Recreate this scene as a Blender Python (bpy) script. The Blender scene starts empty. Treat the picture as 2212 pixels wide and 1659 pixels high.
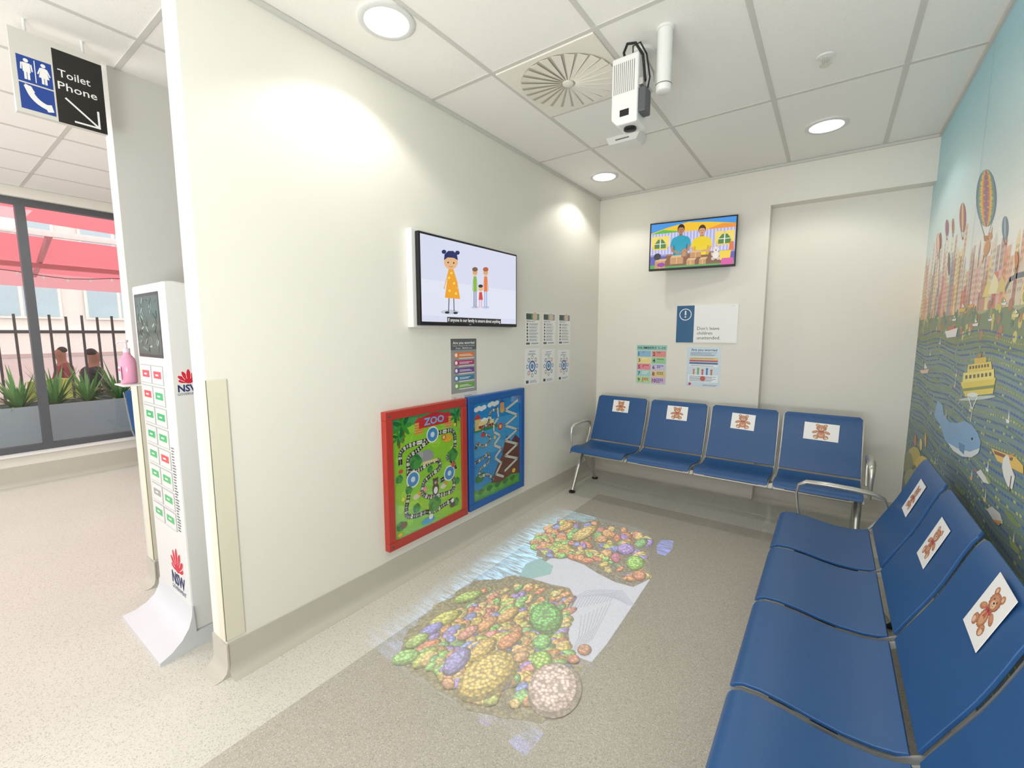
import bpy, bmesh, math, random
from mathutils import Vector, Matrix
random.seed(7)
SC = bpy.context.scene
C = SC.collection
PITCH, YAW, FPX = math.radians(6.57), math.radians(35.9), 950.0
CAM = Vector((0, 0, 1.5))
ZZ = Vector((0, 0, 1))
FH = Vector((-math.sin(YAW), math.cos(YAW), 0)); RH = Vector((math.cos(YAW), math.sin(YAW), 0))
FW = FH*math.cos(PITCH) - ZZ*math.sin(PITCH); UPV = FH*math.sin(PITCH) + ZZ*math.cos(PITCH)
def ray(px, py): return FW + RH*((px-1106)/FPX) + UPV*((829.5-py)/FPX)
def hit(px, py, ax, val):
    d = ray(px, py); return CAM + d*((val-CAM[ax])/d[ax])
X0, X1, YB, ZC = -2.053, 0.529, 4.411, 2.893     # left wall, mural wall, back wall, ceiling

# ---------- colour + materials
def c(r, g, b):
    f = lambda v: (v/255/12.92) if v/255 <= .04045 else ((v/255+.055)/1.055)**2.4
    return (f(r), f(g), f(b), 1)
def lerp(a, b, t): return tuple(a[i]*(1-t)+b[i]*t for i in range(4))
def nmat(name):
    m = bpy.data.materials.new(name); m.use_nodes = True
    nt = m.node_tree; p = nt.nodes['Principled BSDF']; return m, nt, p
def mat(name, col, rough=.5, metal=0, var=.06, scale=14, bump=0, bscale=300, emit=0, coat=0):
    m, nt, p = nmat(name); N = nt.nodes.new; L = nt.links.new
    tc = N('ShaderNodeTexCoord'); nz = N('ShaderNodeTexNoise'); nz.inputs['Scale'].default_value = scale
    L(tc.outputs['Object'], nz.inputs['Vector'])
    mx = N('ShaderNodeMix'); mx.data_type = 'RGBA'
    mx.inputs[6].default_value = tuple(min(1, v*(1-var)) for v in col[:3])+(1,)
    mx.inputs[7].default_value = tuple(min(1, v*(1+var)) for v in col[:3])+(1,)
    L(nz.outputs['Fac'], mx.inputs[0]); L(mx.outputs[2], p.inputs['Base Color'])
    p.inputs['Roughness'].default_value = rough; p.inputs['Metallic'].default_value = metal
    if coat: p.inputs['Coat Weight'].default_value = coat
    if bump:
        n2 = N('ShaderNodeTexNoise'); n2.inputs['Scale'].default_value = bscale; L(tc.outputs['Object'], n2.inputs['Vector'])
        b = N('ShaderNodeBump'); b.inputs['Strength'].default_value = bump; b.inputs['Distance'].default_value = .002
        L(n2.outputs['Fac'], b.inputs['Height']); L(b.outputs['Normal'], p.inputs['Normal'])
    if emit:
        p.inputs['Emission Color'].default_value = col; p.inputs['Emission Strength'].default_value = emit
    return m
def attr_mat(name, rough=.5, emit=0, base=1.0, coat=0):
    m, nt, p = nmat(name); N = nt.nodes.new; L = nt.links.new
    a = N('ShaderNodeAttribute'); a.attribute_name = 'col'
    if base < 1:
        mx = N('ShaderNodeMix'); mx.data_type = 'RGBA'; mx.inputs[0].default_value = base
        mx.inputs[6].default_value = (0.01, 0.01, 0.01, 1); L(a.outputs['Color'], mx.inputs[7]); L(mx.outputs[2], p.inputs['Base Color'])
    else: L(a.outputs['Color'], p.inputs['Base Color'])
    p.inputs['Roughness'].default_value = rough
    if coat: p.inputs['Coat Weight'].default_value = coat
    if emit:
        L(a.outputs['Color'], p.inputs['Emission Color']); p.inputs['Emission Strength'].default_value = emit
    return m
M = {}
M['wall'] = mat('wall_paint', c(231, 228, 218), .55, var=.01, scale=2, bump=.1, bscale=250)
M['wall2'] = mat('grey_wall_paint', c(210, 209, 204), .55, var=.012, scale=2)
M['ceil'] = mat('ceiling_tile', c(244, 242, 236), .9, var=.05, scale=420, bump=.5, bscale=500)
M['tbar'] = mat('ceiling_tbar', c(208, 206, 199), .5, var=.01)
M['white'] = mat('white_plastic', c(230, 230, 227), .35, var=.01)
M['kiosk'] = mat('kiosk_enamel', c(218, 218, 216), .35, var=.01)
M['cream'] = mat('cream_guard', c(222, 217, 196), .45, var=.01)
M['skirt'] = mat('vinyl_skirting', c(192, 187, 174), .5, var=.12, scale=260)
M['blue'] = mat('blue_polyurethane', c(38, 84, 136), .36, var=.05, scale=40, bump=.15, bscale=900)
M['alu'] = mat('cast_aluminium', c(206, 204, 198), .3, metal=.8, var=.03)
M['bracket'] = mat('seat_bracket_grey', c(176, 178, 178), .4, metal=.6, var=.03)
M['black'] = mat('black_plastic', c(18, 18, 20), .35, var=.05)
M['darkframe'] = mat('dark_grey_frame', c(84, 86, 90), .45, var=.03)
M['red'] = mat('red_laminate', c(178, 56, 46), .4, var=.03)
M['bluef'] = mat('blue_laminate', c(28, 92, 166), .4, var=.03)
M['paper'] = attr_mat('printed_paper', .55)
M['gloss'] = attr_mat('printed_laminate', .3)
M['mural'] = attr_mat('mural_vinyl', .42)
M['screen'] = attr_mat('lit_screen', .2, emit=.95, base=.05)
M['screen2'] = attr_mat('screen_reflections', .12, emit=.35, base=.3)
M['lamp'] = mat('lamp_diffuser', (1, .98, .93, 1), .5, emit=9, var=0)
M['diff'] = mat('diffuser_metal', c(236, 232, 220), .45, var=.01)
M['slot'] = mat('slot_grey', c(120, 118, 112), .8)
M['slot2'] = mat('diffuser_backing', c(196, 191, 176), .8)
def floor_mat(name='terrazzo_vinyl', projected=False):
    m, nt, p = nmat(name); N = nt.nodes.new; L = nt.links.new
    g = N('ShaderNodeNewGeometry'); s = N('ShaderNodeSeparateXYZ'); L(g.outputs['Position'], s.inputs[0])
    def mth(op, a, b):
        n = N('ShaderNodeMath'); n.operation = op
        for i, v in enumerate((a, b)):
            if hasattr(v, 'links'): L(v, n.inputs[i])
            else: n.inputs[i].default_value = v
        return n.outputs[0]
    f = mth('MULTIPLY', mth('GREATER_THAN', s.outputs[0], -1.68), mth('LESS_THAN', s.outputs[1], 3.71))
    def mix(fac, a, b):
        n = N('ShaderNodeMix'); n.data_type = 'RGBA'; L(fac, n.inputs[0])
        for i, v in ((6, a), (7, b)):
            if hasattr(v, 'links'): L(v, n.inputs[i])
            else: n.inputs[i].default_value = v
        return n.outputs[2]
    nz = N('ShaderNodeTexNoise'); nz.inputs['Scale'].default_value = 2.2; L(g.outputs['Position'], nz.inputs['Vector'])
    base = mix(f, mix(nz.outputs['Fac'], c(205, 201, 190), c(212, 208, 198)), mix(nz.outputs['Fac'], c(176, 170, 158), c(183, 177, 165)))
    def speck(scale, thr, size):
        v = N('ShaderNodeTexVoronoi'); v.inputs['Scale'].default_value = scale; L(g.outputs['Position'], v.inputs['Vector'])
        sp = N('ShaderNodeSeparateColor'); L(v.outputs['Color'], sp.inputs[0])
        return mth('MULTIPLY', mth('GREATER_THAN', sp.outputs[0], thr), mth('LESS_THAN', v.outputs['Distance'], size))
    d = mth('MULTIPLY', speck(170, .6, .42), .36); base = mix(d, base, c(118, 112, 100))
    e = mth('MULTIPLY', speck(190, .55, .42), .35); base = mix(e, base, c(234, 231, 223))
    h = mth('MULTIPLY', speck(95, .9, .28), .45); base = mix(h, base, c(124, 116, 102))
    L(base, p.inputs['Base Color']); p.inputs['Roughness'].default_value = .34
    if projected:  # projected coral light put in as emission over a darkened floor colour
        at = N('ShaderNodeAttribute'); at.attribute_name = 'col'
        vo = N('ShaderNodeTexVoronoi'); vo.inputs['Scale'].default_value = 58; L(g.outputs['Position'], vo.inputs['Vector'])
        mr = N('ShaderNodeMapRange'); mr.inputs['From Min'].default_value = .12; mr.inputs['From Max'].default_value = .7; mr.inputs['To Min'].default_value = 1.35; mr.inputs['To Max'].default_value = .4; L(vo.outputs['Distance'], mr.inputs['Value'])
        tm = mix(at.outputs['Alpha'], (1, 1, 1, 1), mr.outputs[0])
        mx = N('ShaderNodeMix'); mx.data_type = 'RGBA'; mx.blend_type = 'MULTIPLY'; mx.inputs[0].default_value = 1; L(at.outputs['Color'], mx.inputs[6]); L(tm, mx.inputs[7])
        L(mx.outputs[2], p.inputs['Emission Color']); p.inputs['Emission Strength'].default_value = .72
        dk = N('ShaderNodeMix'); dk.data_type = 'RGBA'; dk.blend_type = 'MULTIPLY'; dk.inputs[0].default_value = 1; L(base, dk.inputs[6]); dk.inputs[7].default_value = (.66, .66, .66, 1); L(dk.outputs[2], p.inputs['Base Color'])
    return m
M['floor'] = floor_mat()
M['reef'] = floor_mat('floor_projected_coral_glow', True)

# ---------- mesh building
ORG = {}
class MB:
    def __init__(s): s.v = []; s.f = []; s.c = []
    def add(s, vs, fs, col=(1, 1, 1, 1)):
        k = len(s.v); s.v += [Vector(v) for v in vs]
        for f in fs: s.f.append([i+k for i in f]); s.c.append(col)
        return s
    def box(s, a, b, col=(1, 1, 1, 1)):
        x0, y0, z0 = a; x1, y1, z1 = b
        return s.add([(x0,y0,z0),(x1,y0,z0),(x1,y1,z0),(x0,y1,z0),(x0,y0,z1),(x1,y0,z1),(x1,y1,z1),(x0,y1,z1)],
              [(0,3,2,1),(4,5,6,7),(0,1,5,4),(1,2,6,5),(2,3,7,6),(3,0,4,7)], col)
    def tube(s, pts, r, n=10, col=(1, 1, 1, 1), flat=1.0, cap=True):
        pts = [Vector(p) for p in pts]; rs = r if isinstance(r, (list, tuple)) else [r]*len(pts)
        rings = []; prev = None
        for i, p in enumerate(pts):
            t = (pts[min(i+1, len(pts)-1)] - pts[max(i-1, 0)]).normalized()
            if prev is None:
                a = Vector((1, 0, 0)) if abs(t.x) < .8 else Vector((0, 1, 0)); u = (a - t*a.dot(t)).normalized()
            else: u = (prev - t*prev.dot(t)).normalized()
            prev = u; w = t.cross(u)
            rings.append([p + u*math.cos(2*math.pi*k/n)*rs[i] + w*math.sin(2*math.pi*k/n)*rs[i]*flat for k in range(n)])
        vs = [q for rg in rings for q in rg]; fs = []
        for i in range(len(pts)-1):
            for k in range(n):
                fs.append((i*n+k, i*n+(k+1) % n, (i+1)*n+(k+1) % n, (i+1)*n+k))
        if cap: fs.append(tuple(range(n))[::-1]); fs.append(tuple((len(pts)-1)*n+k for k in range(n)))
        return s.add(vs, fs, col)
    def lathe(s, o, prof, n=24, col=(1, 1, 1, 1)):       # prof: (radius, z)
        o = Vector(o); vs = []; fs = []
        for r, z in prof:
            for k in range(n): vs.append(o + Vector((r*math.cos(2*math.pi*k/n), r*math.sin(2*math.pi*k/n), z)))
        for i in range(len(prof)-1):
            for k in range(n): fs.append((i*n+k, i*n+(k+1) % n, (i+1)*n+(k+1) % n, (i+1)*n+k))
        fs.append(tuple(range(n))[::-1]); fs.append(tuple((len(prof)-1)*n+k for k in range(n)))
        return s.add(vs, fs, col)
    def extr(s, poly, axis, a, b, col=(1, 1, 1, 1)):     # poly in the other two axes
        n = len(poly); vs = []
        for v in (a, b):
            for p in poly:
                q = list(p); q.insert(axis, v); vs.append(q)
        fs = [tuple(range(n))[::-1], tuple(range(n, 2*n))] + [(i, (i+1) % n, n+(i+1) % n, n+i) for i in range(n)]
        return s.add(vs, fs, col)
    def build(s, name, m, parent=None, org=None, bevel=0, smooth=False, fixn=True, seg=2):
        if parent is not None: org = ORG[parent.name]
        elif org is None:
            xs = [v.x for v in s.v]; ys = [v.y for v in s.v]; zs = [v.z for v in s.v]
            org = Vector(((min(xs)+max(xs))/2, (min(ys)+max(ys))/2, min(zs)))
        org = Vector(org)
        me = bpy.data.meshes.new(name); me.from_pydata([tuple(v-org) for v in s.v], [], s.f)
        at = me.color_attributes.new('col', 'FLOAT_COLOR', 'CORNER')
        for p, col in zip(me.polygons, s.c):
            for li in p.loop_indices: at.data[li].color = col
        if fixn:
            bm = bmesh.new(); bm.from_mesh(me); bmesh.ops.recalc_face_normals(bm, faces=bm.faces); bm.to_mesh(me); bm.free()
        me.materials.append(M[m] if isinstance(m, str) else m)
        if smooth:
            for p in me.polygons: p.use_smooth = True
            try: me.set_sharp_from_angle(angle=math.radians(50))
            except Exception: pass
        o = bpy.data.objects.new(name, me); C.objects.link(o)
        if parent is not None: o.parent = parent
        else: o.location = org
        ORG[o.name] = org
        if bevel:
            b = o.modifiers.new('b', 'BEVEL'); b.width = bevel; b.segments = seg; b.limit_method = 'ANGLE'; b.angle_limit = math.radians(40)
        return o
def tag(o, label=None, cat=None, group=None, kind=None):
    if label: o['label'] = label
    if cat: o['category'] = cat
    if group: o['group'] = group
    if kind: o['kind'] = kind
    return o
def thing(name, label, cat, loc, rotz=0, group=None, local=False):
    o = bpy.data.objects.new(name, None); C.objects.link(o); o.location = loc; o.rotation_euler = (0, 0, rotz)
    o.empty_display_size = .1
    ORG[o.name] = Vector((0, 0, 0)) if local else Vector(loc)
    return tag(o, label, cat, group)
def struct(name, mb, m, **k):
    return tag(mb.build(name, m, org=(0, 0, 0), **k), kind='structure')

_tx = {}
def textmesh(s, bold=0):
    k = (s, bold)
    if k not in _tx:
        cu = bpy.data.curves.new('t', 'FONT'); cu.body = s; cu.size = 1; cu.resolution_u = 2; cu.offset = bold
        o = bpy.data.objects.new('t', cu); C.objects.link(o)
        bpy.context.view_layer.update()
        dg = bpy.context.evaluated_depsgraph_get(); me = bpy.data.meshes.new_from_object(o.evaluated_get(dg))
        _tx[k] = ([v.co.copy() for v in me.vertices], [tuple(p.vertices) for p in me.polygons])
        bpy.data.objects.remove(o); bpy.data.curves.remove(cu); bpy.data.meshes.remove(me)
    return _tx[k]
class Art(MB):
    """flat printed artwork on a real plane; colours per face"""
    def __init__(s, O, U, V, step=1.5e-5):
        super().__init__(); s.O = Vector(O); s.U = Vector(U).normalized(); s.V = Vector(V).normalized(); s.N = s.U.cross(s.V); s.h = 0; s.step = step; s.freeze = False
    def P(s, u, v, h=None): return s.O + s.U*u + s.V*v + s.N*(s.h if h is None else h)
    def px(s, x, y):
        d = ray(x, y); t = (s.O-CAM).dot(s.N)/d.dot(s.N); q = CAM + d*t - s.O; return (q.dot(s.U), q.dot(s.V))
    def poly(s, pts, col):
        if not s.freeze: s.h += s.step
        s.add([s.P(*p) for p in pts], [tuple(range(len(pts)))], col); return s
    def ppoly(s, pts, col): return s.poly([s.px(*p) for p in pts], col)
    def rect(s, u0, v0, u1, v1, col): return s.poly([(u0, v0), (u1, v0), (u1, v1), (u0, v1)], col)
    def ell(s, u, v, ru, rv, col, rot=0, n=18):
        cr, sr = math.cos(rot), math.sin(rot); pts = []
        for k in range(n):
            a = 2*math.pi*k/n; x, y = ru*math.cos(a), rv*math.sin(a); pts.append((u+x*cr-y*sr, v+x*sr+y*cr))
        return s.poly(pts, col)
    def pell(s, x, y, rx, ry, col, rot=0, n=18):
        cr, sr = math.cos(rot), math.sin(rot); pts = []
        for k in range(n):
            a = 2*math.pi*k/n; p, q = rx*math.cos(a), ry*math.sin(a); pts.append(s.px(x+p*cr-q*sr, y+p*sr+q*cr))
        return s.poly(pts, col)
    def line(s, pts, w, col):
        if not s.freeze: s.h += s.step
        for a, b in zip(pts[:-1], pts[1:]):
            d = Vector((b[0]-a[0], b[1]-a[1])); L = d.length
            if L < 1e-6: continue
            d /= L; n = Vector((-d.y, d.x))*w/2; e = d*w*.3
            s.add([s.P(a[0]-e.x+n.x, a[1]-e.y+n.y), s.P(a[0]-e.x-n.x, a[1]-e.y-n.y), s.P(b[0]+e.x-n.x, b[1]+e.y-n.y), s.P(b[0]+e.x+n.x, b[1]+e.y+n.y)], [(0, 1, 2, 3)], col)
        return s
    def pline(s, pts, w, col): return s.line([s.px(*p) for p in pts], w, col)
    def text(s, t, u, v, h, col, w=None, bold=0, align='l'):
        vs, fs = textmesh(t, bold)
        if not vs: return s
        x0 = min(q.x for q in vs); x1 = max(q.x for q in vs); k = h/.70
        kx = k if w is None else w/(x1-x0)
        off = 0 if align == 'l' else -(x1-x0)*kx/2
        s.h += s.step
        s.add([s.P(u+off+(q.x-x0)*kx, v+q.y*k) for q in vs], fs, col); return s
    def slab(s, u0, v0, u1, v1, th, col):      # body under the printing, from the plane back to -th
        s.add([s.P(a, b, hh) for hh in (-th, 0) for a, b in ((u0, v0), (u1, v0), (u1, v1), (u0, v1))],
              [(3,2,1,0),(4,5,6,7),(0,1,5,4),(1,2,6,5),(2,3,7,6),(3,0,4,7)], col); return s
W = c(240, 240, 238); K = c(25, 25, 28); NAVY = c(20, 40, 95)

# ================= SETTING =================
struct('floor', MB().add([(-6.4, -2.2, 0), (X1, -2.2, 0), (X1, 4.6, 0), (-6.4, 4.6, 0)], [(0, 1, 2, 3)]), 'floor')
cm = MB().add([(-6.5, -1.2, ZC), (X1+.1, -1.2, ZC), (X1+.1, 4.7, ZC), (-6.5, 4.7, ZC)], [(3, 2, 1, 0)])
struct('ceiling', cm, 'ceil', fixn=False)
tb = MB()
for k in range(-8, 4):
    x = -1.58+.6*k
    if x < X1: tb.box((x-.012, -1.2, ZC-.003), (x+.012, YB, ZC+.001))
for y in (-.4, .8, 2.0, 3.2): tb.box((-6.4, y-.012, ZC-.0035), (X1, y+.012, ZC+.001))
tb.box((-1.58, 2.588, ZC-.0032), (-.98, 2.612, ZC+.001))
struct('trim_1', tb, 'tbar')
struct('wall_left', MB().box((X0-.14, .711, 0), (X0, YB+.3, ZC)), 'wall')
wb = MB().box((X0, YB, 0), (-.494, YB+.3, ZC)); wb.box((-.494, YB, 2.575), (X1, YB+.3, ZC)); wb.box((-.494, YB+.13, 0), (X1, YB+.3, 2.575))
struct('wall_back', wb, 'wall')
struct('wall_right', MB().box((X1+.001, -1.6, 0), (X1+.15, YB+.3, ZC)), 'wall')
struct('wall_corridor', MB().box((-3.30, .76, 0), (-3.17, 4.7, ZC)), 'wall2')
struct('wall_corridor_end', MB().box((-3.17, 4.4, 0), (X0-.14, 4.55, ZC)), 'wall2')
struct('wall_far', MB().box((-6.6, 4.6, 0), (-3.3, 4.7, ZC)), 'wall2')
wl = MB().box((-6.55, -1.6, 0), (-6.4, 4.6, .3)); wl.box((-6.55, -1.6, 2.8), (-6.4, 4.6, ZC))
struct('wall_window', wl, 'wall')
t2 = MB().box((X0, .711, ZC-.022), (X0+.014, YB, ZC-.002)); t2.box((X0, YB-.014, ZC-.022), (X1, YB, ZC-.002)); t2.box((X1-.014, 1, ZC-.02), (X1-.002, YB, ZC-.002))
struct('trim_2', t2, 'tbar')
def skirt(name, pts, nrm, h=.15):      # coved vinyl upstand
    mb = MB()
    (ax, ay), (bx, by) = pts; nx, ny = nrm
    prof = [(0, h), (.006, h), (.007, .05), (.014, .022), (.032, .006), (.06, .001), (.06, 0), (0, 0)]
    n = len(prof)
    vs = [(ax+nx*d, ay+ny*d, z) for d, z in prof] + [(bx+nx*d, by+ny*d, z) for d, z in prof]
    mb.add(vs, [tuple(range(n)), tuple(range(n, 2*n))[::-1]] + [(i, (i+1) % n, n+(i+1) % n, n+i) for i in range(n)])
    return struct(name, mb, 'skirt', smooth=True)
skirt('baseboard_left', [(X0, .711), (X0, YB)], (1, 0))
skirt('baseboard_end', [(X0-.14, .711), (X0+.012, .711)], (0, -1))
skirt('baseboard_back', [(X0, YB), (-.494, YB)], (0, -1))
skirt('baseboard_recess', [(-.494, YB+.13), (X1, YB+.13)], (0, -1))
skirt('baseboard_right', [(X1-.004, -1.5), (X1-.004, YB)], (-1, 0), .12)
skirt('baseboard_corridor', [(-3.17, .76), (-3.17, 4.4)], (1, 0))
skirt('baseboard_corridor_end', [(-3.30, .76), (-3.158, .76)], (0, -1))
skirt('baseboard_window', [(-6.4, -1.5), (-6.4, 4.6)], (1, 0), .2)
g = MB().box((X0, .705, .165), (X0+.006, .785, 1.31)); g.box((X0-.05, .703, .165), (X0+.006, .711, 1.31))
struct('trim_3', g, 'cream', bevel=.002)
g = MB().box((-3.17, .754, .165), (-3.163, .83, 1.31)); g.box((-3.24, .752, .165), (-3.163, .76, 1.31))
struct('trim_4', g, 'cream', bevel=.002)
wf = MB(); FX0, FX1 = -6.53, -6.45
wf.box((FX0, -1.6, .3), (FX1, 4.6, .38)); wf.box((FX0, -1.6, 2.74), (FX1, 4.6, 2.8))
for y in (-.9, .79, 2.48, 4.17): wf.box((FX0, y-.034, .38), (FX1, y+.034, 2.74))
struct('window_1', wf, 'darkframe')
struct('trim_5', MB().box((-6.45, -1.6, .3), (-6.36, 4.6, .32)), 'white')
gm = bpy.data.materials.new('window_glass'); gm.use_nodes = True; nt = gm.node_tree; nt.nodes.remove(nt.nodes['Principled BSDF'])
tr = nt.nodes.new('ShaderNodeBsdfTransparent'); gl = nt.nodes.new('ShaderNodeBsdfGlossy'); gl.inputs['Roughness'].default_value = .02
mx = nt.nodes.new('ShaderNodeMixShader'); mx.inputs[0].default_value = .07
nt.links.new(tr.outputs[0], mx.inputs[1]); nt.links.new(gl.outputs[0], mx.inputs[2]); nt.links.new(mx.outputs[0], nt.nodes['Material Output'].inputs[0])
for i, (a, b) in enumerate(((-.86, .75), (.83, 2.44), (2.52, 4.13))):
    struct('window_%d' % (i+2), MB().add([(-6.49, a, .38), (-6.49, b, .38), (-6.49, b, 2.74), (-6.49, a, 2.74)], [(0, 1, 2, 3)]), gm)

# ================= MURAL =================
A = Art((X1-.002, 0, 0), (0, -1, 0), (0, 0, 1), step=8e-6)
UL = -(YB+.13); UR = 1.4; A.slab(UL, .12, UR, 2.575, .0015, c(120, 170, 190)); A.slab(-YB, 2.575, UR, ZC-.02, .0015, c(120, 170, 190))
SKY0, SKY1 = c(244, 244, 236), c(168, 216, 228)
def band(z0, z1, col): A.rect(UL if z1 <= 2.576 else -YB, z0, UR, z1, col)
A.freeze = True; A.h = 2e-5
zs = [1.5+(2.575-1.5)*i/30 for i in range(31)] + [2.66, 2.76, 2.873]
for i in range(len(zs)-1): band(zs[i], zs[i+1], lerp(SKY0, SKY1, min(1, max(0, (zs[i]-1.9)/.8))**.8))
zb = [.12+(1.52-.12)*i/24 for i in range(25)]
for i in range(24): band(zb[i], zb[i+1], lerp(c(98, 124, 130), c(132, 156, 152), i/23))
A.freeze = False
A.poly([(UL, 1.6)]+[(UL+.12*i, 1.71+.05*math.sin(i*.9)+.02*math.sin(i*2.7)) for i in range(48)]+[(UR, 1.5), (UL, 1.5)], c(178, 182, 146))
A.poly([(UL, 1.5)]+[(UL+.1*i, 1.61+.03*math.sin(i*1.3+1)) for i in range(58)]+[(UR, 1.42), (UL, 1.42)], c(130, 146, 116))
R2 = random.Random(3)
cols = [c(234, 160, 118), c(206, 152, 128), c(242, 192, 140), c(222, 208, 188), c(180, 134, 126), c(242, 216, 150), c(236, 184, 176), c(154, 164, 174), c(222, 126, 108), c(240, 204, 182)]
def sky_row(base, hmin, hmax, wmin, wmax, fade):
    u = UL+.01; A.h += 1e-5
    while u < UR-.3:
        w = R2.uniform(wmin, wmax); h = R2.uniform(hmin, hmax)*(1.3 if u < -3.3 else .62 if u > -2.9 else .85); col = lerp(R2.choice(cols), SKY0, fade)
        A.freeze = True; A.rect(u, base, u+w, base+.05+h, col)
        if R2.random() < .3: A.poly([(u, base+.05+h), (u+w, base+.05+h), (u+w/2, base+.09+h)], col)
        A.h += 8e-6; dk = lerp(col, c(80, 66, 74), .4)
        for j in range(int(h/.028)):
            for q in range(2): A.rect(u+w*(.15+.42*q), base+.05+j*.028, u+w*(.42+.42*q), base+.064+j*.028, dk)
        A.h -= 8e-6; u += w+R2.uniform(0, .012)
    A.h += 2e-5; A.freeze = False
sky_row(1.62, .14, .36, .03, .05, .3); sky_row(1.60, .04, .24, .03, .06, .05)
A.pline([(2026, 640), (2032, 505)], .02, c(146, 112, 110)); A.pell(2032, 520, 3, 18, c(146, 112, 110)); A.pell(2050, 570, 3, 26, c(130, 110, 118))
for k, (x, y, s) in enumerate(((2132, 642, .8), (2146, 636, 1), (2162, 632, .8))):
    A.ppoly([(x-12*s, y), (x+12*s, y-3), (x+9*s, y-34*s), (x+2, y-46*s), (x-6*s, y-22*s)], (c(236, 214, 136), c(244, 234, 190), c(226, 204, 130))[k])
A.pline([(2172, 625), (2182, 604), (2196, 596), (2212, 592)], .02, c(120, 126, 134))
A.freeze = True
for _ in range(300):
    A.h += 1.5e-6; u = R2.uniform(UL, 0.6); A.ell(u, 1.57+R2.uniform(-.09, .06), R2.uniform(.01, .03), R2.uniform(.012, .028), R2.choice([c(130, 150, 110), c(162, 170, 112), c(214, 200, 124), c(112, 132, 114), c(186, 134, 110)]), n=8)
# wave bands: rows of short blue dashes split by olive swell lines
A.h += 2e-5; v = .16; j = 0
while v < 1.5:
    u = UL+.02+(j % 2)*.018; sc = .75+.35*(1-(v/1.5)); row = [c(88, 112, 176), c(98, 122, 178), c(88, 112, 176), c(164, 174, 112)][j % 4]
    while u < .4:
        cc = row if R2.random() < .85 else c(186, 194, 132)
        A.ell(u, v+.014*math.sin(u*6+j*.25), .014*sc, .0062*sc, cc, n=7); u += .036*sc
    v += .031*sc; j += 1
A.h += 1e-5
for j in range(26):
    v = .2+j*.05; A.line([(UL+.1*i, v+.014*math.sin((UL+.1*i)*6+j*.5)) for i in range(48)], .004, c(112, 134, 112) if j % 2 else c(150, 162, 112))
for j in range(26):
    u = R2.uniform(UL+.3, -1.6); v = R2.uniform(.5, 1.48); cl = R2.choice([W, c(236, 214, 160), c(232, 180, 150)])
    A.h += 1e-5; A.poly([(u-.02, v), (u+.02, v), (u+.014, v-.012), (u-.014, v-.012)], cl); A.poly([(u, v+.002), (u+.014, v+.002), (u, v+.04)], W)
for j in range(18):
    u = R2.uniform(UL+.2, -1.6); v = R2.uniform(.3, 1.4); A.h += 1e-5; A.ell(u, v, R2.uniform(.04, .09), .012, R2.choice([c(130, 150, 104), c(160, 172, 112)]), n=10)
A.freeze = False
def balloon(x, y, rx, ry, cs, basket=True):
    n = len(cs); A.pell(x, y, rx, ry, cs[0], n=24)
    for i in range(1, n): A.pell(x, y, rx*(1-i/n), ry, cs[i], n=24)
    if len(cs) > 5:
        A.freeze = True; A.h += 8e-6
        for q in range(-8, 9):
            for w_ in (-.6, -.2, .2, .6):
                ww = math.sqrt(max(0, 1-(q/9.)**2)); A.pell(x+rx*w_*ww, y+ry*q/9.5, rx*.13*ww, ry*.02, cs[(q*3+int(w_*5)) % n], n=6)
        A.freeze = False
    if basket:
        A.pline([(x-rx*.6, y+ry*.8), (x-rx*.15, y+ry*1.35)], .004, c(130, 110, 100)); A.pline([(x+rx*.6, y+ry*.8), (x+rx*.15, y+ry*1.35)], .004, c(130, 110, 100))
        A.ppoly([(x-rx*.25, y+ry*1.32), (x+rx*.25, y+ry*1.3), (x+rx*.2, y+ry*1.5), (x-rx*.2, y+ry*1.5)], c(190, 134, 88))
balloon(2131, 428, 22, 62, [c(126, 122, 170), c(94, 160, 150), c(156, 180, 106), c(232, 204, 104), c(234, 160, 94), c(214, 110, 100), c(150, 120, 150)])
A.pell(2133, 535, 6, 18, c(218, 160, 110), .2); A.pell(2140, 510, 4, 8, c(218, 160, 110)); A.pline([(2142, 505), (2144, 492)], .008, c(218, 160, 110)); A.pline([(2128, 548), (2122, 566)], .01, c(218, 160, 110))
balloon(2080, 470, 7, 32, [c(206, 104, 100), c(124, 114, 155), c(230, 190, 110)])
balloon(2046, 492, 4, 18, [c(216, 124, 104), c(106, 114, 150)]); balloon(2059, 488, 3, 16, [c(226, 180, 110), c(150, 104, 124)])
balloon(2027, 525, 4, 22, [c(232, 160, 140), c(240, 206, 180)]); balloon(2172, 492, 7, 25, [c(130, 154, 174), c(98, 124, 154), c(175, 185, 185)])
balloon(2196, 560, 4, 18, [c(230, 185, 110), c(216, 120, 100)])
A.ppoly([(2076, 826), (2152, 816), (2146, 850), (2086, 857)], c(236, 214, 96)); A.ppoly([(2082, 806), (2148, 797), (2149, 818), (2080, 827)], c(244, 230, 134))
A.ppoly([(2092, 788), (2142, 781), (2144, 797), (2090, 805)], c(238, 214, 108)); A.ppoly([(2106, 774), (2132, 771), (2132, 783), (2106, 786)], c(226, 194, 92)); A.ppoly([(2114, 764), (2121, 763), (2121, 773), (2114, 774)], c(180, 144, 80))
A.freeze = True; A.h += 8e-6
for q in range(7):
    A.ppoly([(2086+q*8.6, 811-q), (2091+q*8.6, 810.5-q), (2091+q*8.6, 818-q), (2086+q*8.6, 819-q)], c(110, 100, 76)); A.ppoly([(2095+q*6.4, 791-q*.8), (2099+q*6.4, 790.6-q*.8), (2099+q*6.4, 797-q*.8), (2095+q*6.4, 798-q*.8)], c(110, 100, 76))
A.freeze = False
A.ppoly([(2076, 840), (2150, 831), (2148, 838), (2078, 846)], c(144, 154, 94)); A.pell(2112, 860, 40, 4, c(196, 212, 206), -.1)
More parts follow.
